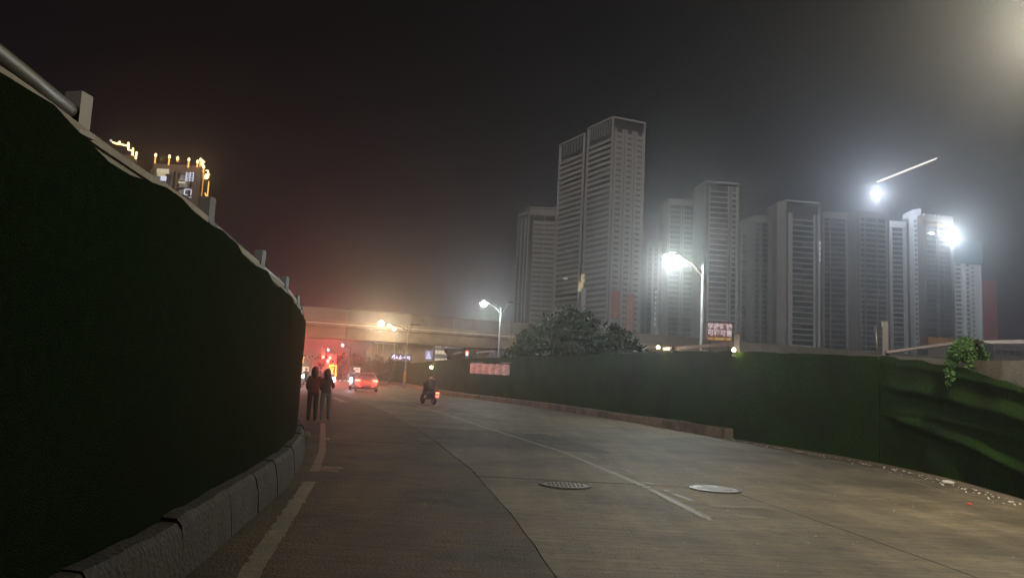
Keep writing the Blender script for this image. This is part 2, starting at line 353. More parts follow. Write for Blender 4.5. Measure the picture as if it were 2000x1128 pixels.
# dirty concrete plinth blocks at its foot
y = -5.
while y < 24:
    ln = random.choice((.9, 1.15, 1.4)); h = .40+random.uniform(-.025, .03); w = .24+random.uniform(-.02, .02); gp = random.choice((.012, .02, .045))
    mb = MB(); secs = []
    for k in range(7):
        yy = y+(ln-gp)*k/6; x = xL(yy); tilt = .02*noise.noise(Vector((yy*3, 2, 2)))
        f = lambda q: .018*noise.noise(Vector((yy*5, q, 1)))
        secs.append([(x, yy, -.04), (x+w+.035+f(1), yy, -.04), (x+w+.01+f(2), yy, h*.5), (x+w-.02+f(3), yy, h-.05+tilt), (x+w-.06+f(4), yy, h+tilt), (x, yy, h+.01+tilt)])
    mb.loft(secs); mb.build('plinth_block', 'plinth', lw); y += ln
# parapet strip and the pipe rail on top
for a, b in ((-7, 4.05), (4.05, 6.3), (6.3, 8.5), (8.5, 10.3), (10.3, 12.5), (12.5, 20)):
    pts = [p for p in L2 if a-.1 <= p.y <= b+.1]; mb = MB(); secs = []
    for i, p in enumerate(pts):
        n = nrm(pts, i, -1); z = zL(p.y)+.0; q = p+n*.02; r = p-n*.30; h = .05+.015*noise.noise(Vector((p.y, 0, 0)))
        secs.append([(q.x, q.y, z), (q.x, q.y, z+h), (r.x, r.y, z+h), (r.x, r.y, z)])
    mb.loft(secs); mb.build('coping', 'conc', lw)
zRail = lambda y: interp([(2, 2.97), (3.2, 2.93), (3.99, 2.895), (4.01, 2.805), (5.4, 2.78), (6.3, 2.785), (8.5, 2.725), (10.5, 2.685), (13, 2.64), (30, 2.6)], y)
for ya, yb in ((-6, 3.98), (4.03, 30)):
    pts = [p for p in resample(LW, .05) if ya < p.y < yb][::8]
    for nm, dz_, rr, mm in (('guard_rail', 0, .045, 'steel'), ('lower_rail', -.085, .018, 'steel_d')):
        if dz_ and ya > 0: continue
        rail = MB(); rail.tube([(p.x-.06, p.y, zRail(p.y)+dz_) for p in pts], rr, 10); rail.build(nm, mm, lw, smooth=True)
pm = MB(); pm.box(-.05, .05, -.045, .045, 0, .25); pm.box(-.075, .075, -.06, .06, -.0, .025); pmesh = pm.mesh('rail_post', 'steel_d')
for yy in (-2.6, -.4, 1.8, 4.0, 6.28, 8.5, 10.3, 12.4, 14.6, 16.8, 19):
    o = inst('rail_post', pmesh, lw, (xL(yy)-.04, yy, zL(yy)), -.1); o.rotation_euler = (radians(random.uniform(-2, 2)), radians(random.uniform(-2, 2)), -.15)
# debris lump where the left wall bends away
mb = MB()
for k in range(3):
    mb.ell((.0+.04*k, .3*k, .10-.02*k), (.10, .17, .13-.02*k), 10, 7, lambda p: p*(1+.25*noise.noise(p*9)))
tag(mb.build('rubbish_bag', 'dirt', None, (-4.62, 16.6, 0), True), 'dull knotted rubbish bag slumped at the foot of the left wall where it bends', 'rubbish bag')

# right wall
rw = empty('retaining_wall', (RW[0].x, RW[0].y, 0), 'long green turf covered wall along the right side of the road', 'wall')
zR = lambda y: interp([(-6, 1.4), (9, 2.15), (12.3, 2.28), (14.7, 2.35), (17.5, 2.55), (20.5, 2.64), (23.9, 2.78), (29.7, 2.95), (130, 2.93)], y)
zRt = lambda y: interp([(-6, 1.0), (9, 1.6), (12.2, 1.86), (14.7, 2.25), (17.4, 2.51), (20.5, 2.66), (23.9, 2.8), (29.7, 2.98), (130, 2.95)], y)
R2 = resample(RW, .2)
wall_core(R2[::4], 1, lambda y: zR(y), 'wall', rw, .35)
def foldR(y, z, t):
    k = max(0, min(1, (17.6-y)/1.2))                            # loose, sagging sheet on the near part
    d = .03*noise.noise(Vector((y*.5, z*.7, 2)))+.012*noise.noise(Vector((y*2, z*2, 7)))
    for (zc, slope, w, amp) in ((1.45, .10, .16, .11), (.62, .13, .12, .12), (1.05, .06, .10, .05), (1.9, .12, .08, .05)):
        c = zc+slope*(y-13.5)+.05*noise.noise(Vector((y*.8, zc, 0)))
        u = (z-c)/w
        d += k*amp*(math.exp(-u*u) if u > 0 else math.exp(-u*u*9))*(.75+.5*noise.noise(Vector((y*.7, zc*3, 5))))
    return max(-.05, d)
rcut = [-6, 3, 9, 17.6, 23.9, 31, 40, 52, 66, 84, 104, 131]
for a, b in zip(rcut, rcut[1:]):
    seg = [p for p in R2 if a-.25 <= p.y <= b+.25]
    if a >= 31: seg = seg[::3]+([seg[-1]] if (len(seg)-1) % 3 else [])
    lab = 'loose turf sheet sagging in deep folds' if a == 9 else None
    turf(seg, 1, .02, zRt, foldR, rw, ragged=.03 if a > 17 else .045, rows=44 if a < 18 else 18, label=lab, stand=.06 if a in (9, 23.9, 52) else .085)
# kerb blocks in front of the right wall
K2 = [(p[0]-.33, p[1]) for p in RW if p[1] > 23]; xK = xof([(7.12, 23.9)]+K2); y = 24.
while y < 112:
    ln = random.uniform(1.2, 2.6)*(1 if y < 60 else 1.6); gp = .05; h = .31+random.uniform(-.02, .02); mb = MB(); secs = []; out = random.uniform(-.03, .03)
    for k in range(4):
        yy = y+(ln-gp)*k/3; x = xK(yy)-.02+out; xr = xR(yy)-.02
        secs.append([(xr, yy, -.03), (xr, yy, h+.01), (x+.05, yy, h), (x+.01, yy, h-.04), (x-.02, yy, -.03)])
    mb.loft(secs); mb.build('kerb_block', 'kerb', rw); y += ln
# posts and rails on the right wall
def post(p, h, w=.13, lean=0):
    mb = MB(); mb.box(-w/2, w/2, -w/2, w/2, 0, h); mb.box(-w*.8, w*.8, -w*.8, w*.8, 0, .03); mb.box(-w*.56, w*.56, -w*.56, w*.56, h, h+.02)
    o = mb.build('rail_post', 'steel_d', rw, p); o.rotation_euler = (0, lean, -.3); return o
post((7.45, 24.25, 2.72), .62, .17); post((9.0, 17.7, 2.5), .85, .12); post((6.35, 28.9, 2.9), .22, .1)
mb = MB(); mb.tube([(8.94, 17.95, 2.5), (8.9, 17.95, 3.3)], .03, 8); mb.build('pipe', 'steel', rw, smooth=True)
mb = MB(); mb.bar((7.45, 24.25, 3.08), (6.2, 29.7, 3.04), .08, .12); mb.build('guard_rail', 'steel', rw)
mb = MB(); mb.bar((9.0, 17.6, 2.63), (8.98, 14.6, 2.72), .09, .06); mb.bar((8.98, 14.6, 2.72), (8.4, 10.5, 2.5), .09, .06); mb.build('guard_rail', 'steel', rw)
# verge dirt and gravel along the foot of the right wall
mb = MB(); prev = None; yy = 5.
while yy < 23.6:
    w = .22+.16*noise.noise(Vector((yy*.8, 4, 0)))+.06*noise.noise(Vector((yy*5, 4, 0))); x = xR(yy)-.02
    cur = ((x, yy, .035), (x-.12-w*.4, yy, .022), (x-.12-w, yy, .0045))
    if prev: mb.quad(prev[1], prev[0], cur[0], cur[1]); mb.quad(prev[2], prev[1], cur[1], cur[2])
    prev = cur; yy += .1
tag(mb.build('verge_dirt', 'dirt'), kind='stuff', label='strip of brown dirt at the foot of the right wall')
mb = MB()
for k in range(900):
    if k < 520: yy = random.uniform(6, 24); x = xR(yy)-.1-abs(random.gauss(.12, .22)); r = random.uniform(.006, .022)
    else: yy = random.uniform(4.5, 24); x = random.uniform(xL(yy)+.3, xR(yy)-.3); r = random.uniform(.003, .009)
    i = len(mb.v); mb.v += [(x-r, yy-r*.6, .003), (x+r, yy-r, .003), (x+r*.3, yy+r, .003), (x, yy, .005+r*1.1)]; mb.f += [(i, i+1, i+3), (i+1, i+2, i+3), (i+2, i, i+3)]
tag(mb.build('gravel', 'stone'), kind='stuff', label='loose grit scattered over the road')
def lump(name, p, r, m, label, cat):
    mb = MB(); mb.ell((0, 0, r[2]*.7), r, 10, 7, lambda q: q*(1+.4*noise.noise(q*(2/r[0])))); tag(mb.build(name, m, None, p), label, cat)
p = G(1853, 945); lump('stone', (p.x, p.y, .01), (.13, .06, .04), 'stone', 'pale broken stone lying at the foot of the sagging turf', 'stone')
p = G(1893, 985); lump('scrap', (p.x, p.y, 0), (.05, .03, .018), 'scrap', 'small red scrap of plastic on the road near the right wall', 'litter')
p = G(640, 858); lump('scrap', (p.x, p.y, 0), (.05, .04, .02), 'stone', 'small pale scrap on the road behind the two walkers', 'litter')

# tarpaulin on the far right wall
ta, tb = Vector((-2.72, 56.75)), Vector((.28, 48.5)); dn = Vector((-(tb-ta).y, (tb-ta).x)).normalized(); dn = -dn if dn.x > 0 else dn
tp = empty('tarpaulin', (ta.x, ta.y, 1.85), 'pinkish silver tarpaulin tied in scallops on the far right wall', 'tarpaulin')
NP = 6
for s_ in range(NP):
    mb = MB(); nx, nz = 16, 14
    for a in range(nx+1):
        u = (s_+a/nx*.99)/NP; q = (tb-ta)*u
        for b in range(nz+1):
            v = b/nz; sag = .05*sin(pi*a/nx); zz = (.70-.04*u)*v+(sag*.6 if v > .5 else -sag*.8)*abs(v-.5)*2
            bul = .10*sin(pi*a/nx)*(1-.3*v)+.04*noise.noise(Vector((u*22, v*4, s_)))+.03*noise.noise(Vector((u*60, v*9, 1)))
            w = q+dn*(.18+bul); mb.v.append((w.x, w.y, zz+.06*(.5-u)))
    for a in range(nx):
        for b in range(nz): i = a*(nz+1)+b; mb.f.append((i, i+nz+1, i+nz+2, i+1))
    mb.build('tarp_panel', 'tarp', tp, smooth=True)
mb = MB(); mb.tube([(0+dn.x*.12, dn.y*.12, .80), ((tb-ta).x+dn.x*.12, (tb-ta).y+dn.y*.12, .76)], .012, 6); mb.build('cord', 'white', tp)

# ------------------------------------------------------------------ street lamps
def lamp(head, base, label, lens='cold', spotW=0, pointW=0, col=(.8, .92, 1), twin=None, r=.09, hs=1., cat='street lamp', group='street lamps along the road', pm_='pole', rad=.16, aim=(0, 0, -1), cone=162, blend=.55):
    head = Vector(head); base = Vector(base); e_ = empty('street_lamp', base, label, cat, group)
    top = head.z-base.z-.25; d = Vector((head.x-base.x, head.y-base.y, 0)); L = d.length; dn_ = d.normalized()
    mb = MB(); mb.tube([(0, 0, 0), (0, 0, .9), (0, 0, .95), (0, 0, top)], [r*1.35, r*1.3, r, r*.6], 10); mb.box(-.16, .16, -.16, .16, 0, .03); mb.build('pole', pm_, e_, smooth=False)
    mb = MB(); mb.tube([(0, 0, top-.5), tuple(dn_*L*.35+Vector((0, 0, top))), tuple(dn_*(L-.25*hs)+Vector((0, 0, top+.28)))], [r*.55, r*.5, r*.42], 8); mb.build('arm', 'steel_d', e_)
    hm = MB(); a = atan2(dn_.y, dn_.x)
    ring = lambda x, w, z0, z1: [(x, -w, z0), (x, w, z0), (x, w*.8, z1), (x, -w*.8, z1)]
    hm.loft([ring(-.32*hs, .06*hs, .0, .05), ring(-.2*hs, .13*hs, 0, .1*hs), ring(.22*hs, .15*hs, 0, .1*hs), ring(.36*hs, .08*hs, 0, .05)])
    h = hm.build('lamp_head', pm_, e_, tuple(head-base), rz=a)
    mb = MB(); mb.ell((0, 0, -.03*hs), (.2*hs, .13*hs, .17*hs), 14, 8); mb.build('lens', lens, h)
    if twin:
        q = Vector(twin)-base; mb = MB(); mb.tube([(0, 0, top-.5), tuple(q+Vector((-.3*(q.x/abs(q.x) if q.x else 1), 0, 0)))], [r*.55, r*.4], 8); mb.build('arm', pm_, e_)
        h2 = hm.build('lamp_head', 'steel_d', e_, tuple(q)); h2['label'] = 'unlit lamp head'
    if spotW: light('lamp_light', 'SPOT', tuple(head-base+Vector((0, 0, -.18*hs))), spotW, col, e_, rad, cone, aim, blend)
    if pointW: light('lamp_glow', 'POINT', tuple(head-base+Vector((0, -.12, -.32*hs))), pointW, col, e_, rad, batwing=.55)
    return e_
COLD = (.86, .96, .95); WARM = (1., .76, .44)
lamp(G(2080, 2, 7), (9.6, 10.2, 0), 'nearest street lamp just past the upper right corner above the sagging turf', spotW=620, pointW=3700, col=(1., .91, .70), cone=128, blend=1.)
h1 = G(1313, 500, 7); lamp(h1, (8.05, 31, 0), 'brightest street lamp on a pale pole beside the red and white billboard', pointW=3100, col=COLD, hs=1.2)
h2 = G(945, 592, 7); lamp(h2, (-.75, 54.6, 0), 'blue-white street lamp with twin arms behind the tarpaulin', pointW=1900, col=COLD, twin=(.15, 54.8, 7.15), hs=1.2)
h3 = G(745, 630, 7); lamp(h3, (-11.12, 80.65, 0), 'warm white street lamp with a bandaged pole at the far right kerb', 'warm', 0, 4200, WARM, twin=(-10.3, 80.65, 6.85), hs=1.7)
for px, py, base, lab, W_ in ((709, 660, 697, 'far street lamp under the viaduct, nearest the pale abutment', 60), (669, 673, 676, 'far street lamp seen through the palm fronds under the viaduct', 40), (641, 682, 648, 'far street lamp just above the red traffic signals', 30)):
    h = G(px, py, 7); lamp(h, (h.x+1.6, h.y+1, 0), lab, 'cold2', 0, W_, (.75, .8, 1), hs=1.4)
for px, py, Y, lab in ((760, 634, 113, 'small far street lamp, upper of the two on the viaduct beside the warm glare'), (770, 642, 111, 'small far street lamp, lower of the two on the viaduct beside the warm glare')):
    h = at(px, py, Y); lamp(h, (h.x+1.3, h.y+.5, 0), lab, 'cold2', 0, 600, (1, .80, .50), hs=1.1, r=.06)
h = at(584, 682, 104); lamp(h, (h.x-1.4, h.y+.5, 0), 'small warm street lamp at the very edge of the left wall under the viaduct', 'warm', 0, 800, WARM, hs=1.1)
# yellow-striped wrap on the lamp pole at the far right kerb
mb = MB()
for k in range(5): mb.tube([(0, 0, .75+.22*k), (0, 0, .86+.22*k)], .15, 10)
w = mb.build('reflective_wrap', 'plate', bpy.data.objects['street_lamp.003'])
# small bulbs on the right wall
def bulb(p, label, Wt, col, hs=.05, stem=.12, lens='warm', rz=0):
    e_ = empty('wall_lamp', p, label, 'wall lamp', 'small bulbs on the right wall')
    mb = MB(); mb.box(-.05, .05, -.05, .05, -.02, .015); mb.build('mount', 'steel_d', e_); mb = MB(); mb.tube([(0, 0, 0), (0, -.02, stem)], .012, 6); mb.build('stem', 'steel_d', e_)
    mb = MB(); mb.ell((0, -.03, stem+hs), (hs, hs, hs*1.1), 12, 8); mb.build('bulb', lens, e_, smooth=True)
    light('lamp_light', 'POINT', (0, -.16, stem+hs), Wt, col, e_, hs)
bulb((5.98, 29.75, 2.93), 'small warm bulb on the wall at the left end of the rail', 10, (1, .66, .42), .06)
bulb((7.2, 23.75, 2.66), 'small warm bulb on the wall just right of the stout rail post', 8, (1, .68, .38), .055)
w_ = G(834, 724, 1.95); bulb((xR(73.5)-.28, 73.5, 1.75), 'small white lamp on a stem above the scooter rider', 8, (1, .95, .85), .13, .45)

# ------------------------------------------------------------------ viaduct
VP = [G(*p, 11.2).xy for p in ((440, 586), (588, 597), (680, 604))]+[Vector(p) for p in ((-16., 119.4), (0.3, 126.5), (24, 137.5), (50.6, 148.), (80.1, 158.8), (116.5, 169.5), (190, 190))]
via = empty('viaduct', (VP[0].x, VP[0].y, 0), 'long concrete viaduct crossing behind the street and the trees', 'viaduct')
def nn(a, b): d = (b-a).normalized(); return Vector((-d.y, d.x))
for i, (a, b) in enumerate(zip(VP, VP[1:])):
    n = nn(a, b); d = (b-a).normalized()
    def sect(p, prof): return [(p.x+n.x*y_, p.y+n.y*y_, z) for y_, z in prof]
    a2 = a+d*.04; b2 = b-d*.04
    mb = MB(); prof = [(-.0, 8.72), (9.6, 8.72), (9.6, 8.4), (7.6, 8.2), (7.2, 6.6), (1.2, 6.6), (.45, 8.2), (0, 8.4)]
    mb.loft([sect(a2, prof), sect(b2, prof)]); mb.build('girder', 'bridge', via)
    mb = MB(); prof = [(.0, 8.725), (.0, 9.35), (.25, 9.35), (.3, 8.725)]; mb.loft([sect(a2, prof), sect(b2, prof)]); mb.build('parapet', 'bridge', via)
    mb = MB(); mb.bar((*(a2-n*.08), 8.80), (*(b2-n*.08), 8.80), .1, .1); mb.build('drip_pipe', 'white', via)
    L = (b2-a2).length; k = 0; bw = 3.0; cnt = int(L/bw)
    if cnt: 
        bw = L/cnt; pmx = MB().box(.03, bw-.03, .05, .17, 9.36, 11.2).mesh('barrier_panel', 'barrier'); px_ = MB().box(-.07, .07, .0, .2, 9.36, 11.28).mesh('barrier_post', 'barrier')
        for k in range(cnt):
            q = a2+d*bw*k; ang = atan2(d.y, d.x)
            inst('barrier_panel', pmx, via, (q.x, q.y, 0), ang); inst('barrier_post', px_, via, (q.x, q.y, 0), ang)
def pier(p, w, cap, label_=None):
    mb = MB(); mb.box(-w/2, w/2, -1, 1, -.06, 5.3); mb.loft([[(-w/2, -1, 5.3), (w/2, -1, 5.3), (w/2, 1, 5.3), (-w/2, 1, 5.3)], [(-cap/2, -1.1, 6.1), (cap/2, -1.1, 6.1), (cap/2, 1.1, 6.1), (-cap/2, 1.1, 6.1)], [(-cap/2, -1.1, 6.58), (cap/2, -1.1, 6.58), (cap/2, 1.1, 6.58), (-cap/2, 1.1, 6.58)]])
    return mb.build('pier', 'bridge', via, (p[0], p[1], 0), rz=.4)
for px, Y, w, cap in ((806, 122, 4.2, 6.), (925, 130, 3.4, 5.), (887, 134, 2.6, 3.8), (1180, 136, 2.4, 5.), (1300, 142, 2.4, 5), (1480, 149.5, 2.4, 5), (1650, 156, 2.4, 5), (1820, 164, 2.4, 5), (520, 115, 2.4, 5)):
    q = at(px, 700, Y); pier((q.x, q.y+3), w, cap)
# pale abutment wall panels beneath it, left of the pier
ab = empty('abutment_wall', at(745, 700, 124).xy.to_3d(), 'pale abutment wall with ribbed panels under the viaduct left of the broad pier', 'wall')
for k in range(8):
    p0 = at(714+11*k, 700, 124); p1 = at(714+11*(k+1), 700, 124); mb = MB(); wd = (p1.x-p0.x)
    mb.box(0, wd-.12, 0, .5, -.06, 6.4 if k else 5.4); mb.box(wd*.1, wd*.25, -.12, 0, 0.1, 5.3); mb.build('wall_panel', 'bridge', ab, (p0.x-ab.location.x, p0.y-ab.location.y+.05*(k % 2), 0))
# lower ramp beam with a pale edge behind the pier
q0, q1 = at(828, 655, 175), at(960, 668, 168)
rb = empty('flyover', (q0.x, q0.y, 0), 'lower flyover beam with a pale edge seen behind the viaduct piers', 'flyover')
mb = MB(); mb.bar((0, 0, q0.z-.9), (q1.x-q0.x, q1.y-q0.y, q1.z-.9), 6, 1.3); mb.build('girder', 'fac2', rb)
mb = MB(); mb.bar((0, -3.1, q0.z-.15), (q1.x-q0.x, q1.y-q0.y-3.1, q1.z-.15), .2, .5); mb.build('parapet', 'facw', rb)
for t in (.12, .5, .88):
    mb = MB(); mb.box(-.9, .9, -.9, .9, -.06, (q0.z-1.5)+(q1.z-q0.z)*t); mb.build('pier', 'fac2', rb, ((q1.x-q0.x)*t, (q1.y-q0.y)*t, 0))

# ------------------------------------------------------------------ towers
_cache = {}
def piece(name, dims, m, parent, mtx):
    k = (name, tuple(round(v, 3) for v in dims), m)
    if k not in _cache: _cache[k] = MB().box(*dims).mesh(name, m)
    return inst(name, _cache[k], parent, mtx=mtx)
def facade(parent, p0, p1, H, z0=0, fh=3., cols=((.08, .92),), band=.35, bm='fac', cm='fac', wm='glass', proud=1.3, fin=.5, top=1.2, lit=(), every=1, bandd=None, wfrac=None, skipcol=False):
    """one face of a tower, seen left to right from p0 to p1 (local to parent)"""
    p0 = Vector(p0); p1 = Vector(p1); w = (p1-p0).length; a = atan2(p1.y-p0.y, p1.x-p0.x)
    T = Matrix.Translation((p0.x, p0.y, 0)) @ Matrix.Rotation(a, 4, 'Z')
    nf = int((H-z0-top)/fh); bd = bandd or proud
    for (u0, u1) in cols:
        x0, x1 = u0*w, u1*w
        if not skipcol:
            for x in (x0, x1): piece('fin', (x-fin/2, x+fin/2, -proud, .05, 0, H-top), cm, parent, T)
        for f in range(nf):
            z = z0+f*fh
            if f % every == 0: piece('balcony', (x0+fin/2, x1-fin/2, -bd, .04, 0, band), bm, parent, T @ Matrix.Translation((0, 0, z)))
            ww = (x1-x0-fin); n = max(1, round(ww/ (wfrac or 5.5)))
            for k in range(n):
                xa = x0+fin/2+ww*k/n+.25; xb = x0+fin/2+ww*(k+1)/n-.25
                piece('window', (0, xb-xa, -.1, .02, 0, fh-band-.45), lit[(f, k)] if lit and (f, k) in lit else random.choice((wm, wm, wm, 'glass2', 'curtain')), parent, T @ Matrix.Translation((xa, 0, z+band+.15)))
    return T, w
def tower(name_label, p0, p1, H, depth, core='recess', side='fac', roof='plate', sideL=True, rp=0., cat='tower block', group='unlit tower blocks beyond the viaduct', **kw):
    p0 = Vector(p0); p1 = Vector(p1); e_ = empty('tower_block', (p0.x, p0.y, 0), name_label, cat, group)
    d = (p1-p0); w = d.length; u = d.normalized(); n = Vector((-u.y, u.x)); q = Vector((0, 0))
    poly = [q+n*.0, q+d, q+d+n*depth, q+n*depth]
    MB().prism(poly, -.06, H-1.2).build('core', core, e_)
    for s_, o in ((-1, q), (1, q+d)):
        a = o-u*(.02 if s_ > 0 else .62); b = o+u*(.62 if s_ > 0 else .02)
        MB().prism([a-n*kw.get('proud', 1.3)*.9, b-n*kw.get('proud', 1.3)*.9, b+n*(depth+.1), a+n*(depth+.1)], -.06, H-(0 if roof == 'plate' else .8)).build('side_wall', side, e_)
    if roof == 'plate':
        MB().prism([q-n*2.2-u*.7, q+d-n*2.2+u*(.7+rp), q+d+n*depth+u*.7, q+n*depth-u*.7], H+.03, H+.8).build('roof', 'facw', e_)
    elif roof == 'cap':
        MB().prism([q-n*1.6-u*.3, q+d-n*1.6+u*.3, q+d+n*(depth-.2), q+n*(depth-.2)], H-4, H).build('roof', side, e_)
    elif roof == 'fins':
        MB().prism([q+n*1, q+d+n*1, q+d+n*(depth-1), q+n*(depth-1)], H-1.2, H+3.2).build('plant_room', 'fac2', e_)
        MB().prism([q-n*.6-u*1.6, q+d-n*.6+u*.2, q+d+n*(depth-1), q+n*(depth-1)-u*1.6], H+3.22, H+3.9).build('roof', side, e_)
    ff = facade(e_, (0, 0), (d.x, d.y), H, **kw); return e_, ff[0], ff[1]
# A: pale slab tower with wide bands
a0, a1 = G(1035, 415, 106).xy, G(1089, 418, 106).xy
eA, TA, wA = tower('pale banded tower furthest left of the group, with a ribbed crown', a0, a1, 106, 16, cols=((.16, .53), (.545, .93)), band=1.75, bm='fac', roof='fins', proud=1.0, bandd=.9, fh=3.0, fin=.35, wfrac=4.)
for k in range(11): piece('fin', (0, .35, -.3, .9, 0, 3.2), 'fac', eA, TA @ Matrix.Translation((1.5+k*(wA-2)/11, 1, 105.2)))
c0, c1 = G(1013, 420, 108).xy, G(1033, 413, 108).xy
q0, q1 = c0-a0, c1-a0; MB().prism([q0, q1, q1+Vector((3, 14)), q0+Vector((3, 14))], -.06, 107).build('side_wing', 'recess', eA)
for t in (0, .36, .72, 1): p = q0.lerp(q1, t); MB().prism([p+Vector((-.35, -.9)), p+Vector((.35, -.9)), p+Vector((.35, .2)), p+Vector((-.35, .2))], -.06, 104.5).build('fin', 'fac', eA)
MB().prism([q0+Vector((-.35, -.9)), q1+Vector((.35, -.9)), q1+Vector((3, 14)), q0+Vector((2, 14))], 107.02, 108.4).build('roof', 'fac', eA)
# B: the tallest, two staggered blocks
bL0, bL1, bR0, bC, bE = (Vector(p) for p in ((24.81, 428.97), (37.4, 406.0), (38.3, 397.3), (49.66, 377.52), (67.3, 384.4)))
eB = empty('tower_block', (bC.x, bC.y, 0), 'tallest tower, two staggered banded blocks with a pale framed crown', 'tower block', 'unlit tower blocks beyond the viaduct')
lo = lambda p: p-bC
bk = lo(bE)+Vector((-20, 38)); MB().prism([lo(bR0), Vector((0, 0)), lo(bE), bk], -.06, 141).build('core', 'recess', eB)
MB().prism([lo(bL0), lo(bL1), lo(bR0)+Vector((1, .5)), bk, lo(bL0)+Vector((22, 12))], -.06, 140.6).build('core', 'recess', eB)
litB = {}
TB1, wB1 = facade(eB, lo(bL0), lo(bL1), 142, cols=((.03, .97),), band=1.5, bm='fac', bandd=.8, proud=.9, fin=.6, top=9, lit=litB, wfrac=6)
TB2, wB2 = facade(eB, lo(bR0), (0, 0), 142, cols=((.03, .97),), band=1.5, bm='fac', bandd=.8, proud=.9, fin=.6, top=9, wfrac=6)
TB3, wB3 = facade(eB, (0, 0), lo(bE), 142, cols=((.06, .30), (.40, .62), (.72, .95)), band=1.95, bm='fac', bandd=.25, proud=.35, fin=1.4, top=6, wfrac=9)
for T, w, n in ((TB1, wB1, 8), (TB2, wB2, 9)):
    piece('crown_beam', (-.3, w+.3, -1., .05, 0, .9), 'fac', eB, T @ Matrix.Translation((0, 0, 141.2)))
    for x in (0, w-.7): piece('fin', (0, .7, -1., .0, 0, 141.1), 'fac', eB, T @ Matrix.Translation((x, 0, 0)))
    for k in range(n): piece('fin', (0, .3, -.5, 0, 0, 7.6), 'fac2', eB, T @ Matrix.Translation((1.6+k*(w-3)/n, 0, 133.4)))
piece('crown_beam', (-.3, wB3+.3, -.6, .05, 0, .9), 'fac', eB, TB3 @ Matrix.Translation((0, 0, 141.2)))
piece('fin', (0, .8, -.6, 0, 0, 141.1), 'fac', eB, TB3 @ Matrix.Translation((wB3-.8, 0, 0)))
for p_, m_ in (((1134, 560), 'winy'), ((1139, 545), 'winy'), ((1104, 544), 'winw')):
    q = at(*p_, 396 if p_[0] > 1110 else 414); k_ = 'window'
    MB().box(-1.2, 1.2, -.4, .3, -2.6 if m_ == 'winy' else -.4, 2.6 if m_ == 'winy' else .5).build(k_, m_, eB, (q.x-bC.x, q.y-bC.y, q.z))['label'] = 'lit window'
MB().box(-1.3, 1.3, -1.3, 1.3, -.06, 52).build('stair_shaft', 'facw', eB, (lo(bR0).x+.2, lo(bR0).y-2.2, 0))
for px, y0, y1, ch in ((1203, 568, 622, ''), (1231, 575, 648, '')):    # two vertical banners
    t = at(px, y0, 375.); b = at(px-3, y1, 375.); H_ = t.z-b.z
    o = empty('banner', (t.x, 374.5, b.z), ('left vertical red banner on the foot of the tallest tower' if px < 1210 else 'right vertical red banner on the tallest tower, with pale blocks of lettering'), 'banner', 'vertical banners on the tallest tower')
    MB().box(-2.1, 2.1, 0, .2, 0, H_).build('cloth', 'bannerred', o)
    for z in (0, .6*H_, H_-.15): MB().box(-2.25, 2.25, -.05, .3, z, z+.15).build('batten', 'steel_d', o)
    mb = MB(); nch = 6
    for k in range(nch if px > 1210 else 1):
        zc = 1.9+k*(H_-2.5)/nch
        if px < 1210: mb.bar((-1, -.05, zc+1), (1, -.05, zc+1), .1, .5); mb.bar((1, -.05, zc+1), (-.2, -.05, zc-1.2), .1, .5); continue
        for zz in (-.9, .9) if k % 2 else (-.9, 0, .9): mb.box(-1.1, 1.1, -.08, -.01, zc+zz-.17, zc+zz+.17)
        for xx in (-1.1, 1.1): mb.box(xx-.18, xx+.18, -.085, -.012, zc-1.05, zc+1.05)
    mb.build('lettering', 'bannerpale', o)
# the others: px of the roof corners, height, look
def tw(lab, l, r, H, depth, **kw): return tower(lab, G(*l, H).xy, G(*r, H).xy, H, depth, **kw)
tw('dim tower with narrow vertical ribs just right of the tallest tower', (1264, 470), (1296, 472), 88, 14, cols=((.05, .35), (.4, .7), (.75, 1)), band=.5, bm='fac2', cm='fac', side='fac2', roof='cap')
eC, TC, wC = tw('hazy tower half lost in the glare of the brightest lamp', (1306, 388), (1360, 392), 112, 15, cols=((.04, .46), (.54, .96)), band=.9, bm='fac2', side='fac2', roof='cap')
for k in range(7):
    tb3 = bpy.data.objects['tower_block.002']; q = at(1281-.35*k, 573+10.5*k, tb3.location.y-1.6)
    piece('window', (-.35, .35, -.15, 0, 0, 1.7), 'winc', tb3, Matrix.Translation(q-tb3.location))
tw('tower with a thin projecting roof plate behind the billboard', (1378, 357), (1440, 362), 116, 17, cols=((.12, .72), (.80, .98)), band=.55, bm='facw', cm='fac', side='fac2', roof='plate', fin=.6, wfrac=7)
tw('dim low tower between the plate roofed tower and its grid fronted neighbour', (1446, 441), (1468, 443), 98, 14, cols=((.06, .94),), band=.5, bm='fac2', side='fac2', roof='cap')
tw('dim grid fronted tower left of the bright framed one', (1471, 421), (1514, 425), 103, 16, cols=((.05, .3), (.36, .96)), band=.6, bm='fac2', side='fac2', roof='cap', cm='fac2')
eG, TG, wG = tower('bright framed tower with a blank pale side wall and a thin roof plate', G(1534, 394, 106).xy, G(1598, 400, 106).xy, 106, 18, side='fac', cols=((.10, .17), (.17, .86)), band=.5, bm='facw', cm='facw', fin=.7, roof='plate', top=6, wfrac=6.5, rp=-.9)
p0g, p1g = G(1518, 396, 106).xy-G(1534, 394, 106).xy, Vector((0, 0))
MB().prism([p0g, p1g+Vector((-.7, -1.3)), p1g+Vector((-1.2, 17)), p0g+Vector((1, 12))], -.06, 106.6).build('blank_wall', 'fac', eG)
piece('fin', (0, .9, -1.6, .2, 0, 100), 'facw', eG, TG @ Matrix.Translation((wG-.9, 0, 0)))
for k in range(4): piece('window', (0, .5, -1.9, -1.7, 0, 1.8), 'winc', eG, TG @ Matrix.Translation((wG-.2, 0, 74+3.1*k)))
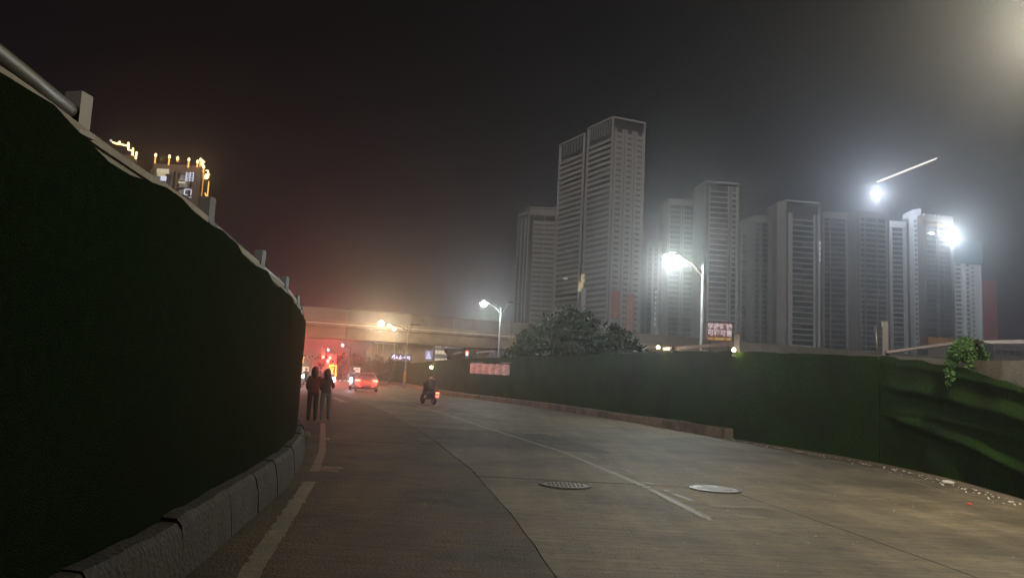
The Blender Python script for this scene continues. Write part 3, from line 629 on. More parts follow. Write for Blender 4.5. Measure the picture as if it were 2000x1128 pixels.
tw('dim grid fronted tower right of the bright framed one', (1606, 414), (1652, 417), 108, 16, cols=((.03, .3), (.3, .98)), band=.7, bm='fac2', cm='fac', side='fac2', roof='cap')
eI, TI, wI = tower('broad brown grey tower under the crane floodlights with a blank side wall', G(1676, 412, 109).xy, G(1732, 417, 109).xy, 109, 18, side='fac3', cols=((.02, .2), (.2, .62), (.62, .95)), band=.7, bm='fac', cm='fac', roof='cap', fin=.5)
p0i = G(1652, 416, 109).xy-G(1676, 412, 109).xy; MB().prism([p0i, Vector((-.65, -1.3)), Vector((-.9, 16)), p0i+Vector((1, 10))], -.06, 109).build('blank_wall', 'fac2', eI)
tw('slim tower with a white cap and open balcony frame', (1736, 432), (1766, 434), 112, 12, cols=((.1, .9),), band=.5, bm='facw', cm='facw', side='facw', roof='cap', fin=.8)
# K pale stepped slab with a slot of small windows
k0, k1, k2 = (G(*p, 119).xy for p in ((1770, 420), (1783, 409), (1799, 407)))
eK = empty('tower_block', (k1.x, k1.y, 0), 'pale stepped lift slab with a slot of small windows', 'tower block', 'unlit tower blocks beyond the viaduct')
MB().prism([Vector((0, 0)), k2-k1, k2-k1+Vector((2, 12)), Vector((1, 14))], -.06, 119).build('core', 'facw', eK)
MB().prism([k0-k1, Vector((-.05, 0)), Vector((.5, 12)), k0-k1+Vector((1, 12))], -.06, 115.5).build('core', 'facw', eK)
ang = atan2((k2-k1).y, (k2-k1).x)
for f in range(36):
    piece('window', (.8, 2.0, -.25, -.05, 0, 1.4), 'glass', eK, Matrix.Rotation(ang, 4, 'Z') @ Matrix.Translation((0, 0, 4+3.05*f)))
tw('dark brown receding tower between the pale slab and the white tower', (1802, 418), (1857, 424), 115, 18, cols=((.05, .45), (.5, .95)), band=.6, bm='fac3', cm='fac3', side='fac3', core='fac3', roof='cap')
eM, TM, wM = tower('white tower wrapped in blue netting at the top below the right crane lamp', G(1860, 470, 108).xy, G(1912, 474, 108).xy, 108, 16, side='facw', core='facw', cols=((.04, .30), (.44, .60)), band=1.1, bm='facw', cm='facw', roof='cap', fin=.6, proud=.9, wfrac=3)
piece('safety_net', (-.8, wM+.8, -1.9, -1.1, 0, 15), 'net', eM, TM @ Matrix.Translation((0, 0, 93)))
for f in range(30): piece('window', (wM*.70, wM*.76, -.2, .02, 0, 1.3), 'glass', eM, TM @ Matrix.Translation((0, 0, 3+3*f)))
n0, n1 = G(1917, 540, 85).xy, G(1938, 543, 85).xy
eN = empty('hoist_tower', (n0.x, n0.y, 0), 'red and orange clad hoist tower beside the white tower', 'hoist tower')
for f in range(9):
    MB().box(0, (n1-n0).x, 0, 4, 9.2*f+.1, 9.2*f+9.1).build('cladding_panel', 'orange' if f < 4 else 'red', eN)  # lower panels also carry the orange light on the tower's foot as colour
    MB().box(-.2, (n1-n0).x+.2, -.2, .0, 9.2*f-.15, 9.2*f+.15).build('floor_beam', 'steel_d', eN)
o0, o1 = at(1812, 672, 300), at(1862, 674, 300)
eO = empty('site_hut', (o0.x, 300, 0), 'low orange site building on its dark base left of the small bush', 'building')
MB().box(0, o1.x-o0.x, 0, 8, -.06, o0.z).build('wall', 'fac3', eO)
for k in range(5): MB().box((o1.x-o0.x)/5*k+.1, (o1.x-o0.x)/5*(k+1)-.1, -.2, 6, o0.z+.02, o0.z+3.1).build('cladding_panel', 'orange', eO)
r0_, r1_ = at(1940, 672, 330), at(2070, 676, 330)
eQ = empty('building', (r0_.x, 330, 0), 'low dim building at the far right beyond the hoist tower', 'building')
MB().box(0, r1_.x-r0_.x, 0, 20, -.06, r0_.z).build('wall', 'fac3', eQ)
for k in range(9): MB().box(1+3.1*k, 3+3.1*k, -.15, .05, r0_.z-4.5, r0_.z-2.4).build('window', 'glass', eQ)
MB().box(-.4, r1_.x-r0_.x+.4, -.5, 20.5, r0_.z+.01, r0_.z+.6).build('roof', 'fac2', eQ)

# ------------------------------------------------------------------ tower cranes
def lattice(mb, a, b, w, n, t=.12):
    a = Vector(a); b = Vector(b); d = (b-a).normalized(); z = Vector((0, 0, 1)) if abs(d.z) < .9 else Vector((0, 1, 0)); x = d.cross(z).normalized(); y = x.cross(d)
    cs = [(x*i+y*j)*w/2 for i, j in ((-1, -1), (1, -1), (1, 1), (-1, 1))]
    for c in cs: mb.bar(a+c, b+c, t, t)
    for k in range(n):
        p, q = a.lerp(b, k/n), a.lerp(b, (k+1)/n)
        for i in range(4): mb.bar(p+cs[i], q+cs[(i+1) % 4], t*.7, t*.7)
jr, jt = at(1712, 356, 452), at(1828, 310, 452)
cr1 = empty('tower_crane', (jr.x, 452, 0), 'tower crane with its raised jib lit as one bright line', 'tower crane')
mb = MB(); lattice(mb, (0, 0, -.06), (0, 0, jr.z), 1.8, 40, .22); mb.build('mast', 'steel', cr1)
mb = MB(); lattice(mb, (0, 0, jr.z), (jt.x-jr.x, 0, jt.z), 1.1, 22, .16); mb.build('jib', 'orange', cr1)
mb = MB(); mb.tube([(0, -.75, jr.z), (jt.x-jr.x, -.75, jt.z)], .32, 6); mb.tube([(-.4, -.75, jr.z-1.4), (0, -.75, jr.z)], .3, 6); mb.build('light_strip', 'led', cr1)
mb = MB(); mb.box(-1.3, 1.3, -1.2, 1.2, jr.z-2.2, jr.z-.2); mb.box(-7, -1.4, -1, 1, jr.z-1.6, jr.z-.6); mb.build('cab', 'steel_d', cr1)
for px, s_ in ((1713, 1.5), (1702, .95)):
    q = at(px, 378, 450); MB().ell((0, 0, 0), (s_, .5, s_*.8), 14, 8).build('floodlight', 'cold', cr1, (q.x-jr.x, q.y-452-1.3, q.z))
q = at(1713, 379, 446); light('floodlight_glow', 'POINT', (q.x-jr.x, q.y-452, q.z), 70000, (.72, .82, 1), cr1, .6)
q = at(1868, 444, 436)
cr2 = empty('tower_crane', (q.x, 444, 0), 'construction lamp mast on the blue netted roof of the white tower', 'tower crane')
mb = MB(); lattice(mb, (0, 0, 40), (0, 0, q.z+2), 1.4, 24, .2); mb.build('mast', 'steel_d', cr2)
mb = MB(); lattice(mb, (0, 0, q.z+2), (-18, 0, q.z+4.6), .8, 12, .1); mb.build('jib', 'orange', cr2)
MB().ell((0, 0, 0), (1.2, .5, .6), 14, 8).build('floodlight', 'cold', cr2, (0, -1.2, q.z)); MB().ell((0, 0, 0), (.5, .4, .5), 12, 8).build('floodlight', 'warm', cr2, (1.8, -1.2, q.z))
light('floodlight_glow', 'POINT', (0, -3.2, q.z), 34000, (.75, .88, 1), cr2, .6)
light('added_fill_light', 'POINT', (6, 3, q.z-5), 52000, (.75, .88, 1), cr2, .4)  # added fill without a fixture, brightens the netted white tower
for px in (1801, 1822, 1830):
    p = at(px, 420 if px < 1810 else 423, 440); MB().ell((0, 0, 0), (.42, .3, 1.0), 8, 6).build('marker_lamp', 'winc', cr2, (p.x-q.x, -6, p.z))

# ------------------------------------------------------------------ gold-lit apartment block beyond the left wall
g0, g1, g2 = G(300, 305, 85).xy, G(394, 322, 82.5).xy, G(411, 338, 82.5).xy
eL = empty('apartment_block', (g0.x, g0.y, 0), 'apartment block outlined in gold lights above the left wall', 'apartment block', rz=0)
d1 = g1-g0; u1 = d1.normalized(); n1 = Vector((-u1.y, u1.x))
MB().prism([Vector((0, 0)), d1, g2-g0, g2-g0+n1*12, n1*16], -.06, 82).build('core', 'fac3', eL)
lit = {(24, 1): 'winw', (23, 1): 'winw', (22, 2): 'winw', (22, 1): 'winc'}
TL, wL = facade(eL, (0, 0), d1, 82, cols=((.02, .24), (.24, .46), (.54, .80)), band=.5, bm='fac3', cm='fac3', fin=.9, wfrac=3, lit={}, top=3)
for (px, py, w, h, m_) in ((321, 336, 2.3, .9, 'winw'), (318, 340, 1.5, 1.2, 'winy'), (322, 350, 1., .9, 'winc'), (358, 356, 1.6, .8, 'winw')):
    q = at(px, py, 293.5 if px < 340 else 297.3); MB().box(-w/1., w/1., -.5, .4, -h, h).build('window', m_, eL, (q.x-g0.x, q.y-g0.y-1.2, q.z))['label'] = 'lit window'
for px, py, L in ((304, 303, 3.4), (331, 306, 3.4), (347, 309, 1.4), (369, 312, 3.2), (386, 316, 2.2), (398, 326, 2.4), (392, 312, 3)):
    t_ = (px-300)/94; q = at(px, py, g0.y+(g1.y-g0.y)*min(t_, 1)-2.)
    mb = MB(); mb.tube([(0, 0, -L), (0, 0, -.2)], .3, 6); mb.build('uplight_strip', 'gold', eL, (q.x-g0.x, q.y-g0.y, q.z)); MB().ell((0, 0, 0), (.55, .4, .8), 8, 6).build('uplight', 'goldhot', eL, (q.x-g0.x, q.y-g0.y, q.z))
for px, py in ((395, 322), (405, 342)):                          # gold lantern clusters on the corner
    q = at(px, py, 300); mb = MB()
    for k in range(7): mb.box(-1.1+random.random()*1.4, .2+random.random(), -.5, .3, -1.6+k*.55, -1.25+k*.55)
    mb.build('gold_ornament', 'goldhot', eL, (q.x-g0.x, q.y-g0.y, q.z))
    mb = MB(); mb.box(-.16, .16, -.2, .2, -15, -2.6); mb.build('uplight_strip', 'gold', eL, (q.x-g0.x+.9, q.y-g0.y, q.z))
for px in (316, 352, 386):
    q = at(px, 303+(px-304)*.12, 288); light('uplight_glow', 'POINT', (q.x-g0.x, q.y-g0.y, q.z-1.5), 260, (1, .55, .2), eL, .3)
for px, py in ((392, 364), (403, 384)):
    q = at(px, py, 300); MB().bar((-.7, 0, 1.6), (.7, 0, -1.6), .3, .5).build('uplight_strip', 'gold', eL, (q.x-g0.x, q.y-g0.y, q.z))
for px, py, seed in ((375, 348, 1), (372, 379, 2)):              # two characters of rooftop LED lettering
    q = at(px, py, 297); random.seed(seed); mb = MB()
    if seed == 1:
        for k in range(5): mb.box(-1.6+.3*(k % 2), -.5+.2*k % 1.1, -.1, .1, -2+k*.8, -1.75+k*.8)
        for x in (-1.5, .1, 1.4): mb.box(x, x+.25, -.12, .08, -2.0, 1.9)
        for k in range(4): mb.box(.2, 1.6, -.1, .1, -1.6+k*1., -1.35+k*1.)
    else:
        mb.box(-1.5, 1.2, -.1, .1, 1.2, 1.5); mb.box(-1.6, -1.3, -.1, .1, -.8, 1.2); mb.box(1.1, 1.4, -.1, .1, -1., 1.2); mb.box(-1.2, -.2, -.1, .1, -1.1, -.8); mb.box(.6, 1.6, -.1, .1, -2., -1.75)
    mb.build('led_lettering', 'winc', eL, (q.x-g0.x, q.y-g0.y-2.4, q.z))
random.seed(11)
h0, h1_ = G(222, 283, 88).xy, G(270, 297, 86).xy
eL2 = empty('apartment_block', (h0.x, h0.y, 0), 'lower wing with stepped gold roof lights, left of the gold-lit block', 'apartment block')
d2 = h1_-h0; MB().prism([Vector((-20, 0)), d2, d2+Vector((0, 14)), Vector((-20, 14))], -.06, 84.5).build('core', 'fac3', eL2)
facade(eL2, (-10, 0), d2, 84, cols=((.1, .5), (.55, .95)), band=.5, bm='fac3', cm='fac3', top=2, wfrac=3)
def gb(a, b, t=.28):
    p, q = at(*a, 288), at(*b, 288); o = Vector((h0.x, h0.y, 0)); MB().bar(p-o+Vector((0, -2.5, 0)), q-o+Vector((0, -2.5, 0)), t, t).build('gold_roof_light', 'goldhot' if t > .3 else 'gold', eL2)
for a, b, t in (((226, 282), (257, 289), .5), ((232, 286), (257, 288), .3), ((257, 282), (257, 296), .5), ((256, 296), (264, 298), .4), ((266, 293), (265, 307), .5), ((262, 305), (270, 310), .3), ((273, 300), (271, 314), .5), ((240, 280), (240, 285), .6)): gb(a, b, t)
q = at(222, 278, 288); MB().ell((0, 0, 0), (.5, .4, .5), 8, 6).build('roof_lamp', 'winc', eL2, (q.x-h0.x, q.y-h0.y-2, q.z))

# ------------------------------------------------------------------ office block with lit floors seen under the viaduct
b0, b1 = at(826, 690, 235), at(902, 697, 235)
eF = empty('office_block', (b0.x, 235, 0), 'office block with three rows of lit windows seen under the viaduct', 'office building')
W_ = b1.x-b0.x; MB().box(0, W_, 0, 12, -.06, 12.6).build('wall', 'fac2', eF); MB().box(-.3, W_+.3, -.3, 12.3, 12.62, 13.2).build('roof', 'fac2', eF)
for r_, zz in enumerate((6.4, 8.9, 11.1)):
    for k in range(7):
        x = .6+k*1.05; MB().box(x, x+.85, -.12, .02, zz-.55, zz+.55).build('window', 'winw' if (k > 2 or (r_ == 1 and k > 1)) and not (r_ == 2 and k == 5) else 'glass', eF)

# ------------------------------------------------------------------ signs
# billboard behind the right wall
sb = [at(1381, 632, 92), at(1430, 632, 92), at(1381, 664, 92)]
sw = sb[1].x-sb[0].x; sh = sb[0].z-sb[2].z+.25
bb = empty('billboard', (sb[0].x, 92, sb[2].z), 'red billboard with white Chinese lettering left of the stout rail post', 'billboard', rz=-.02)
MB().box(0, sw, 0, .18, 0, sh).build('panel', 'signred', bb)
mb = MB(); mb.box(.3, .5, .2, .4, -sb[2].z-.06, sh); mb.box(sw-.5, sw-.3, .2, .4, -sb[2].z-.06, sh); mb.build('posts', 'steel_d', bb)
mb = MB(); mb.box(-.05, sw+.05, -.03, .2, sh, sh+.06); mb.box(-.05, sw+.05, -.03, .2, -.06, 0); mb.build('frame', 'steel_d', bb)
def text(s, size, m, parent, loc, ext=.015, off=.012, sx_=1.):
    cu = bpy.data.curves.new('lettering', 'FONT'); cu.body = s; cu.size = size; cu.extrude = ext; cu.offset = off; cu.resolution_u = 3
    t = bpy.data.objects.new('tmp', cu); COL.objects.link(t); bpy.context.view_layer.update()
    me = bpy.data.meshes.new_from_object(t.evaluated_get(bpy.context.evaluated_depsgraph_get())); bpy.data.objects.remove(t)
    me.materials.clear(); me.materials.append(M[m])
    o = bpy.data.objects.new('lettering', me); COL.objects.link(o); o.parent = parent; o.location = loc; o.rotation_euler = (pi/2, 0, 0)
    w = max(v.co.x for v in me.vertices)-min(v.co.x for v in me.vertices); o.scale = (sx_/w if sx_ else 1, 1, 1); return o
text('学府旺铺', .80, 'signwhite', bb, (.06, -.03, sh-.80), off=.028, sx_=sw-.12)
text('可租可售', .80, 'signwhite', bb, (.06, -.03, sh-1.60), off=.028, sx_=sw-.12)
text('1200㎡商铺即买即收', .36, 'signyel', bb, (.06, -.03, .10), off=.012, sx_=sw-.12)
# small white sign by the car
q = at(697, 722, 84); o = empty('road_sign', (q.x, 84, 0), 'small white rectangular sign just above the left of the car', 'sign')
MB().box(-.36, .36, 0, .05, q.z-.28, q.z+.26).build('panel', 'white', o); MB().box(-.22, .22, -.012, -.002, q.z-.02, q.z+.16).build('print', 'fac2', o); MB().tube([(0, .08, -.06), (0, .08, q.z+.2)], .035, 8).build('pole', 'pole', o)
# yellow vertical shop sign
q = at(650, 722, 104); o = empty('shop_sign', (q.x, 104, 0), 'tall lit orange and yellow sign just right of the walkers heads', 'shop sign')
MB().box(-.62, .62, 0, .3, q.z-.9, q.z+.8).build('panel', 'black', o)
mb = MB()
for (x, z, w, h) in ((-.2, .62, .38, .12), (-.45, .45, .1, .12), (-.15, .28, .22, .08), (-.15, .02, .22, .06), (-.34, .15, .05, .16), (.05, .15, .05, .16), (-.1, -.2, .12, .2), (-.15, -.48, .25, .08), (.42, .55, .08, .18), (.38, .2, .18, .07), (.38, -.02, .08, .12), (.38, -.3, .14, .2), (.42, -.62, .14, .22)): mb.box(x-w, x+w, -.08, -.01, q.z+z-h, q.z+z+h)
mb.build('lettering', 'shopy', o); MB().box(-.1, .1, .1, .25, -.06, q.z-.9).build('post', 'steel_d', o); light('sign_glow', 'POINT', (0, -.6, q.z), 25, (1, .6, .1), o, .5)
# violet LED sign, poster lightbox and small red/white sign near the viaduct foot
q = at(783, 698, 108); o = empty('led_sign', (q.x, 108, 0), 'violet white LED lettering in front of the abutment', 'led sign')
mb = MB(); random.seed(5)
for k in range(16):
    x = -1.3+k*.17; mb.bar((x, 0, q.z-.3+random.random()*.3), (x+random.uniform(-.1, .3), 0, q.z+random.random()*.45), .06, .10)
mb.build('lettering', 'purple', o); MB().box(-1.5, 1.5, .15, .25, q.z-.45, q.z+.55).build('panel', 'steel_d', o)
for x in (-1.3, 1.3): MB().box(x-.05, x+.05, .26, .36, -.06, q.z+.5).build('post', 'steel_d', o)
q = at(837, 693, 106); o = empty('light_box', (q.x, 106, 0), 'upright blue white poster light box above the far right wall', 'light box')
MB().box(-.5, .5, 0, .2, q.z-.65, q.z+.65).build('panel', 'lightbox', o); MB().box(-.56, .56, .02, .18, q.z-.71, q.z-.652).build('frame', 'steel_d', o); MB().box(-.05, .05, .05, .15, -.06, q.z-.71).build('post', 'steel_d', o)
mb = MB()
for k in range(5): mb.box(-.3+.05*k, .35-.07*k, -.03, -.005, q.z-.45+.2*k, q.z-.37+.2*k)
mb.build('print', 'winc', o)
q = at(912, 690, 100); o = empty('small_sign', (q.x, 100, 0), 'tiny red over white lit sign above the wall left of the tarpaulin', 'sign')
MB().box(-.16, .16, 0, .06, q.z+.02, q.z+.3).build('upper_panel', 'redlamp2', o); MB().box(-.16, .16, 0, .06, q.z-.3, q.z).build('lower_panel', 'winc', o); MB().box(-.03, .03, .01, .05, -.06, q.z-.3).build('post', 'steel_d', o)
# white canopies beyond the wall
for px, py, wp, Y, lab in ((893, 686, 16, 108, 'pale curved canopy roof left of the small lit sign'), (947, 684, 34, 104, 'long pale canopy roof right of the small lit sign')):
    q = at(px, py, Y); w = wp/F*Y; o = empty('canopy', (q.x, Y, 0), lab, 'canopy', 'canopies beyond the wall')
    secs = [[(-w/2+w*k/8, 0, q.z-.35+.35*sin(pi*k/16)), (-w/2+w*k/8, 3, q.z-.35+.35*sin(pi*k/16)), (-w/2+w*k/8, 3, q.z-.43+.35*sin(pi*k/16)), (-w/2+w*k/8, 0, q.z-.43+.35*sin(pi*k/16))] for k in range(9)]
    MB().loft(secs).build('roof', 'facw', o)
    for x in (-w/2+.1, w/2-.1): MB().box(x-.05, x+.05, 0.1, .2, -.06, q.z-.4).build('post', 'pole', o)
# lit shopfront glimpsed at the edge of the left wall
q = at(588, 730, 122); o = empty('shopfront', (q.x, 122, 0), 'lit shopfront with a yellow step at the edge of the left wall', 'shop')
MB().box(-3, 1.6, 0, 4, -.06, 3.3).build('wall', 'fac3', o); MB().box(-2.8, 1.2, -.1, -.005, .2, 1.9).build('window', 'winw', o)
for k in range(6): MB().box(-2.6+.65*k, -2.4+.65*k, -.16, -.105, .2, 1.7).build('mullion', 'steel_d', o)
MB().box(-2.8, .8, -1.2, -.15, -.03, .22).build('step', 'shopy', o); MB().box(-1.4, .2, -.5, -.05, 2.5, 3.1).build('sign_panel', 'shopy', o)
light('shop_glow', 'POINT', (-.5, -2, 1.6), 70, (1, .8, .5), o, .6)

# traffic signals
ts = at(641, 700, 92); o = empty('traffic_signal', (ts.x+.9, 92, 0), 'traffic signal with three red lamps lit beyond the walkers', 'traffic signal')
tb_ = Vector((ts.x+.9, 92, 0))
MB().tube([(0, 0, -.06), (0, 0, ts.z+.7)], [.09, .06], 8).build('pole', 'steel_d', o)
MB().tube([(0, 0, ts.z+.45), (-2.2, 0, ts.z+.5)], .045, 8).build('arm', 'steel_d', o)
for px, py in ((632, 697), (645.5, 699), (641, 704.5)):
    q = at(px, py, 92)-tb_; h = MB().box(-.17, .17, .0, .2, -.2 if py < 700 else -.75, .55 if py < 700 else .2).build('signal_head', 'black', o, (q.x, q.y-.25, q.z))
    MB().ell((0, -.02, 0), (.135, .07, .135), 12, 8).build('red_lens', 'redlamp', h)
    if py < 700: MB().ell((0, -.0, .34), (.11, .03, .11), 12, 8).build('dark_lens', 'rubber', h)
    light('signal_glow', 'POINT', (q.x, q.y-.6, q.z), 2100, (1, .03, .02), o, .12)
# traffic island kerb, red and white
ia, ib = G(652, 743), G(692, 747); n = 9; o = empty('traffic_island', (ia.x, ia.y, 0), 'low red and white painted kerb island across the far road', 'traffic island')
for k in range(n):
    p0_, p1_ = ia.lerp(ib, k/n)-ia, ia.lerp(ib, (k+.96)/n)-ia; MB().bar(p0_+Vector((0, 0, .1)), p1_+Vector((0, 0, .1)), .35, .3).build('kerb_block', 'white' if k % 2 else 'signred', o)
q = G(679, 741); o = empty('bollard', (q.x, q.y, 0), 'striped bollard on the far traffic island beside the standing figure', 'bollard')
MB().tube([(0, 0, 0), (0, 0, .9)], [.09, .06], 10).build('post', 'white', o); MB().tube([(0, 0, .5), (0, 0, .75)], .085, 10).build('band', 'plate', o)

# ------------------------------------------------------------------ trees
def crown(mb, blobs, n, ls, seed, hang=0, nf=.9):
    rnd = random.Random(seed)
    vol = [b[1][0]*b[1][1]*b[1][2] for b in blobs]; tot = sum(vol)
    for (c, r), v in zip(blobs, vol):
        for k in range(int(n*v/tot)):
            while True:
                p = Vector((rnd.uniform(-1, 1), rnd.uniform(-1, 1), rnd.uniform(-1, 1))); L = p.length
                if L < 1.0 and L > .35*rnd.random(): break
            if noise.noise(Vector(((c[0]+p.x*r[0])*nf, (c[1]+p.y*r[1])*nf, (c[2]+p.z*r[2])*nf+seed))*1.3) < -.12: continue
            q = Vector((c[0]+p.x*r[0], c[1]+p.y*r[1], c[2]+p.z*r[2])); s_ = ls*rnd.uniform(.6, 1.3)
            a = Vector((rnd.gauss(0, 1), rnd.gauss(0, 1), rnd.gauss(0, .6)-hang)).normalized(); b = a.cross(Vector((rnd.gauss(0, 1), rnd.gauss(0, 1), rnd.gauss(0, 1)))).normalized()
            i = len(mb.v); mb.v += [tuple(q), tuple(q+a*s_*.5+b*s_*.28), tuple(q+a*s_), tuple(q+a*s_*.5-b*s_*.28)]; mb.f.append((i, i+1, i+2, i+3))
def tree(base, H, R, seed, label, n=9000, ls=.3, trunk=.16, m='leaf', lowest=.3, group=None):
    rnd = random.Random(seed); e_ = empty('tree', base, label, 'tree', group); blobs = []; tm = MB(); fork = H*.34
    tm.tube([(0, 0, -.06), (.05, .03, fork*.6), (0, 0, fork)], [trunk*1.4, trunk, trunk*.9], 8)
    for k in range(9):
        a = 2*pi*k/9+rnd.random()*.5; rr = R*rnd.uniform(.35, .72); z = H*rnd.uniform(lowest+.1, .80); end = Vector((cos(a)*rr, sin(a)*rr*.8, z))
        tm.tube([(0, 0, fork*.9), tuple(end*.5+Vector((0, 0, fork*.4))), tuple(end)], [trunk*.6, trunk*.35, trunk*.12], 6)
        s_ = R*rnd.uniform(.30, .5); blobs.append((end, (s_, s_*.9, s_*.72)))
    blobs.append((Vector((0, 0, H*.80)), (R*.42, R*.42, H*.2))); blobs.append((Vector((0, 0, H*.55)), (R*.6, R*.55, H*.28)))
    tm.build('trunk', 'bark', e_, smooth=True); cm = MB(); crown(cm, blobs, n, ls, seed); cm.build('crown', m, e_); return e_
t1 = at(1118, 700, 58); tree((t1.x, 58, 0), 7.6, 4.1, 3, 'tallest dark tree behind the right wall, centre of the clump', 15000, .3, .2, lowest=.2)
t2 = at(1038, 700, 60); tree((t2.x, 60, 0), 5.9, 2.7, 9, 'lower dark tree at the left end of the clump behind the wall', 8000, .28, .13, lowest=.2)
t3 = at(1192, 700, 55); tree((t3.x, 55, 0), 6.1, 2.7, 14, 'dark tree at the right end of the clump beside the banners', 8000, .28, .13, lowest=.2)
t4 = at(1070, 700, 56.5); tree((t4.x, 56.5, 0), 6.6, 2.6, 24, 'round dark tree filling the left centre of the clump', 8000, .28, .13, lowest=.2)
for px, Y, H_, R_, sd_, lab in ((735, 111, 4.6, 3.4, 31, 'rounded dark tree in front of the pale abutment'), (790, 110, 4.9, 3.0, 32, 'rounded dark tree in front of the broad yellow pier'), (762, 107, 3.9, 2., 35, 'small dark tree between the two rounded trees at the abutment'), (692, 126, 5.2, 2.6, 33, 'sparse tree lit from above beneath the viaduct'), (672, 124, 5., 2.4, 34, 'thin tree beneath the viaduct left of the sparse lit one'), (612, 135, 4.6, 4., 36, 'dark tree under the viaduct behind the traffic signals')):
    q = at(px, 700, Y); tree((q.x, Y, 0), H_*.9, R_*.85, sd_, lab, 3000, .34, .12, lowest=.15)
# shrub growing over the right wall
sb_ = empty('shrub', (8.84, 14.15, 2.36), 'bright green bush spilling over the top of the right wall', 'shrub')
cm = MB(); crown(cm, [((0, .1, .20), (.27, .25, .25)), ((-.16, .16, .12), (.18, .2, .18)), ((.14, -.0, .05), (.2, .18, .16)), ((-.24, .22, -.05), (.12, .16, .12)), ((-.28, .2, -.26), (.08, .10, .2)), ((-.3, .24, -.46), (.05, .06, .16)), ((.0, -.1, -.1), (.16, .16, .1))], 8000, .05, 4, .25, nf=7.); cm.build('foliage', 'leaf2', sb_)
tm = MB()
for k in range(7): a = k*.9; tm.tube([(0, 0, -.05), (.12*cos(a), .12*sin(a), .15), (.25*cos(a), .25*sin(a), .32)], [.012, .008, .004], 5)
tm.build('stem', 'bark', sb_)

# ------------------------------------------------------------------ people
def skin_mesh(pts, edges, rad, sub=2):
    me = bpy.data.meshes.new('body'); me.from_pydata(pts, edges, []); o = bpy.data.objects.new('tmp', me); COL.objects.link(o)
    md = o.modifiers.new('s', 'SKIN'); md.use_smooth_shade = True
    for i, r in enumerate(rad): v = me.skin_vertices[0].data[i]; v.radius = r if isinstance(r, tuple) else (r, r); v.use_root = (i == 0)
    sb2 = o.modifiers.new('u', 'SUBSURF'); sb2.levels = sub; sb2.render_levels = sub
    bpy.context.view_layer.update(); m2 = bpy.data.meshes.new_from_object(o.evaluated_get(bpy.context.evaluated_depsgraph_get())); bpy.data.objects.remove(o)
    return m2
def person(label, loc, rz, J, mats, rule, hair='long', scale=1., rad=None, parent_scale=None, girl=True, helmet=False):
    """J: joints; body faces +Y"""
    e_ = empty('person', loc, label, 'person', rz=rz); e_.scale = (scale,)*3
    N = ['pelvis', 'waist', 'chest', 'neck', 'jaw', 'head', 'crown', 'shL', 'elL', 'wrL', 'haL', 'shR', 'elR', 'wrR', 'haR', 'hiL', 'knL', 'anL', 'toL', 'hiR', 'knR', 'anR', 'toR', 'nose']
    R = dict(pelvis=(.155, .12), waist=(.13, .1), chest=(.165, .115), neck=.055, jaw=(.07, .08), head=(.088, .1), crown=(.07, .08), sh=.062, el=.046, wr=.033, ha=(.04, .02), hi=.10, kn=.066, an=.045, to=.038, nose=.016)
    if rad: R.update(rad)
    J = dict(J); hd = Vector(J['head']); J['nose'] = tuple(hd+Vector(J.get('look', (0, .12, -.01))))
    E_ = [('pelvis', 'waist'), ('waist', 'chest'), ('chest', 'neck'), ('neck', 'jaw'), ('jaw', 'head'), ('head', 'crown'), ('head', 'nose')]
    for s_ in 'LR': E_ += [('chest', 'sh'+s_), ('sh'+s_, 'el'+s_), ('el'+s_, 'wr'+s_), ('wr'+s_, 'ha'+s_), ('pelvis', 'hi'+s_), ('hi'+s_, 'kn'+s_), ('kn'+s_, 'an'+s_), ('an'+s_, 'to'+s_)]
    ix = {n: i for i, n in enumerate(N)}
    me = skin_mesh([J[n] for n in N], [(ix[a], ix[b]) for a, b in E_], [R.get(n, R.get(n[:2])) for n in N])
    # fingers joined to the same mesh
    fb = MB()
    for s_, sg in (('L', -1), ('R', 1)):
        h = Vector(J['ha'+s_]); w = Vector(J['wr'+s_]); d = (h-w).normalized(); sd_ = d.cross(Vector((1, 0, 0))).normalized()
        for k, L in enumerate((.068, .078, .072, .055)):
            o_ = h+sd_*(.026-.017*k); fb.tube([o_, o_+d*L*.55+Vector((-sg*.004, 0, 0)), o_+d*L+Vector((-sg*.018, 0, 0))], [.0085, .008, .006], 6)
        o_ = h-d*.03+sd_*.025; fb.tube([o_, o_+sd_*.03+d*.02, o_+sd_*.035+d*.05], [.010, .009, .007], 6)
    for sx2 in (-1, 1): fb.ell((hd.x+sx2*.088, hd.y, hd.z-.01), (.012, .025, .032), 8, 6); fb.ell((hd.x+sx2*.034, hd.y+.088, hd.z+.005), (.014, .008, .009), 8, 6)
    fb.ell((hd.x, hd.y+.09, hd.z-.062), (.026, .010, .008), 8, 6)
    import bmesh
    bm = bmesh.new(); bm.from_mesh(me); f2 = fb.mesh('t', 'skin'); bm.from_mesh(f2); bm.to_mesh(me); bm.free()
    me.materials.clear()
    for m_ in mats: me.materials.append(M[m_])
    for p in me.polygons: p.material_index = rule(p.center, J); p.use_smooth = True
    o = inst('body', me, e_)
    if hair == 'long':
        def fn(p):
            if p.y < .03 and p.z < .02: k = min(1, (.03-p.y)/.06); p = Vector((p.x*(1+.12*k), p.y*(.95)-.02*k, p.z*(1+2.3*k)))
            return p*(1+.04*noise.noise(p*14))
        MB().ell((hd.x, hd.y-.012, hd.z+.028), (.108, .118, .128), 22, 16, fn).build('hair', 'hair', e_, smooth=True)
    elif helmet:
        mb = MB(); mb.ell((hd.x, hd.y-.01, hd.z+.04), (.135, .15, .14), 16, 10, lambda p: Vector((p.x, p.y, max(p.z, -.05)))); mb.build('helmet', 'capm', e_, smooth=True)
    else: MB().ell((hd.x, hd.y-.012, hd.z+.03), (.1, .112, .115), 18, 12).build('hair', 'hair', e_, smooth=True)
    return e_
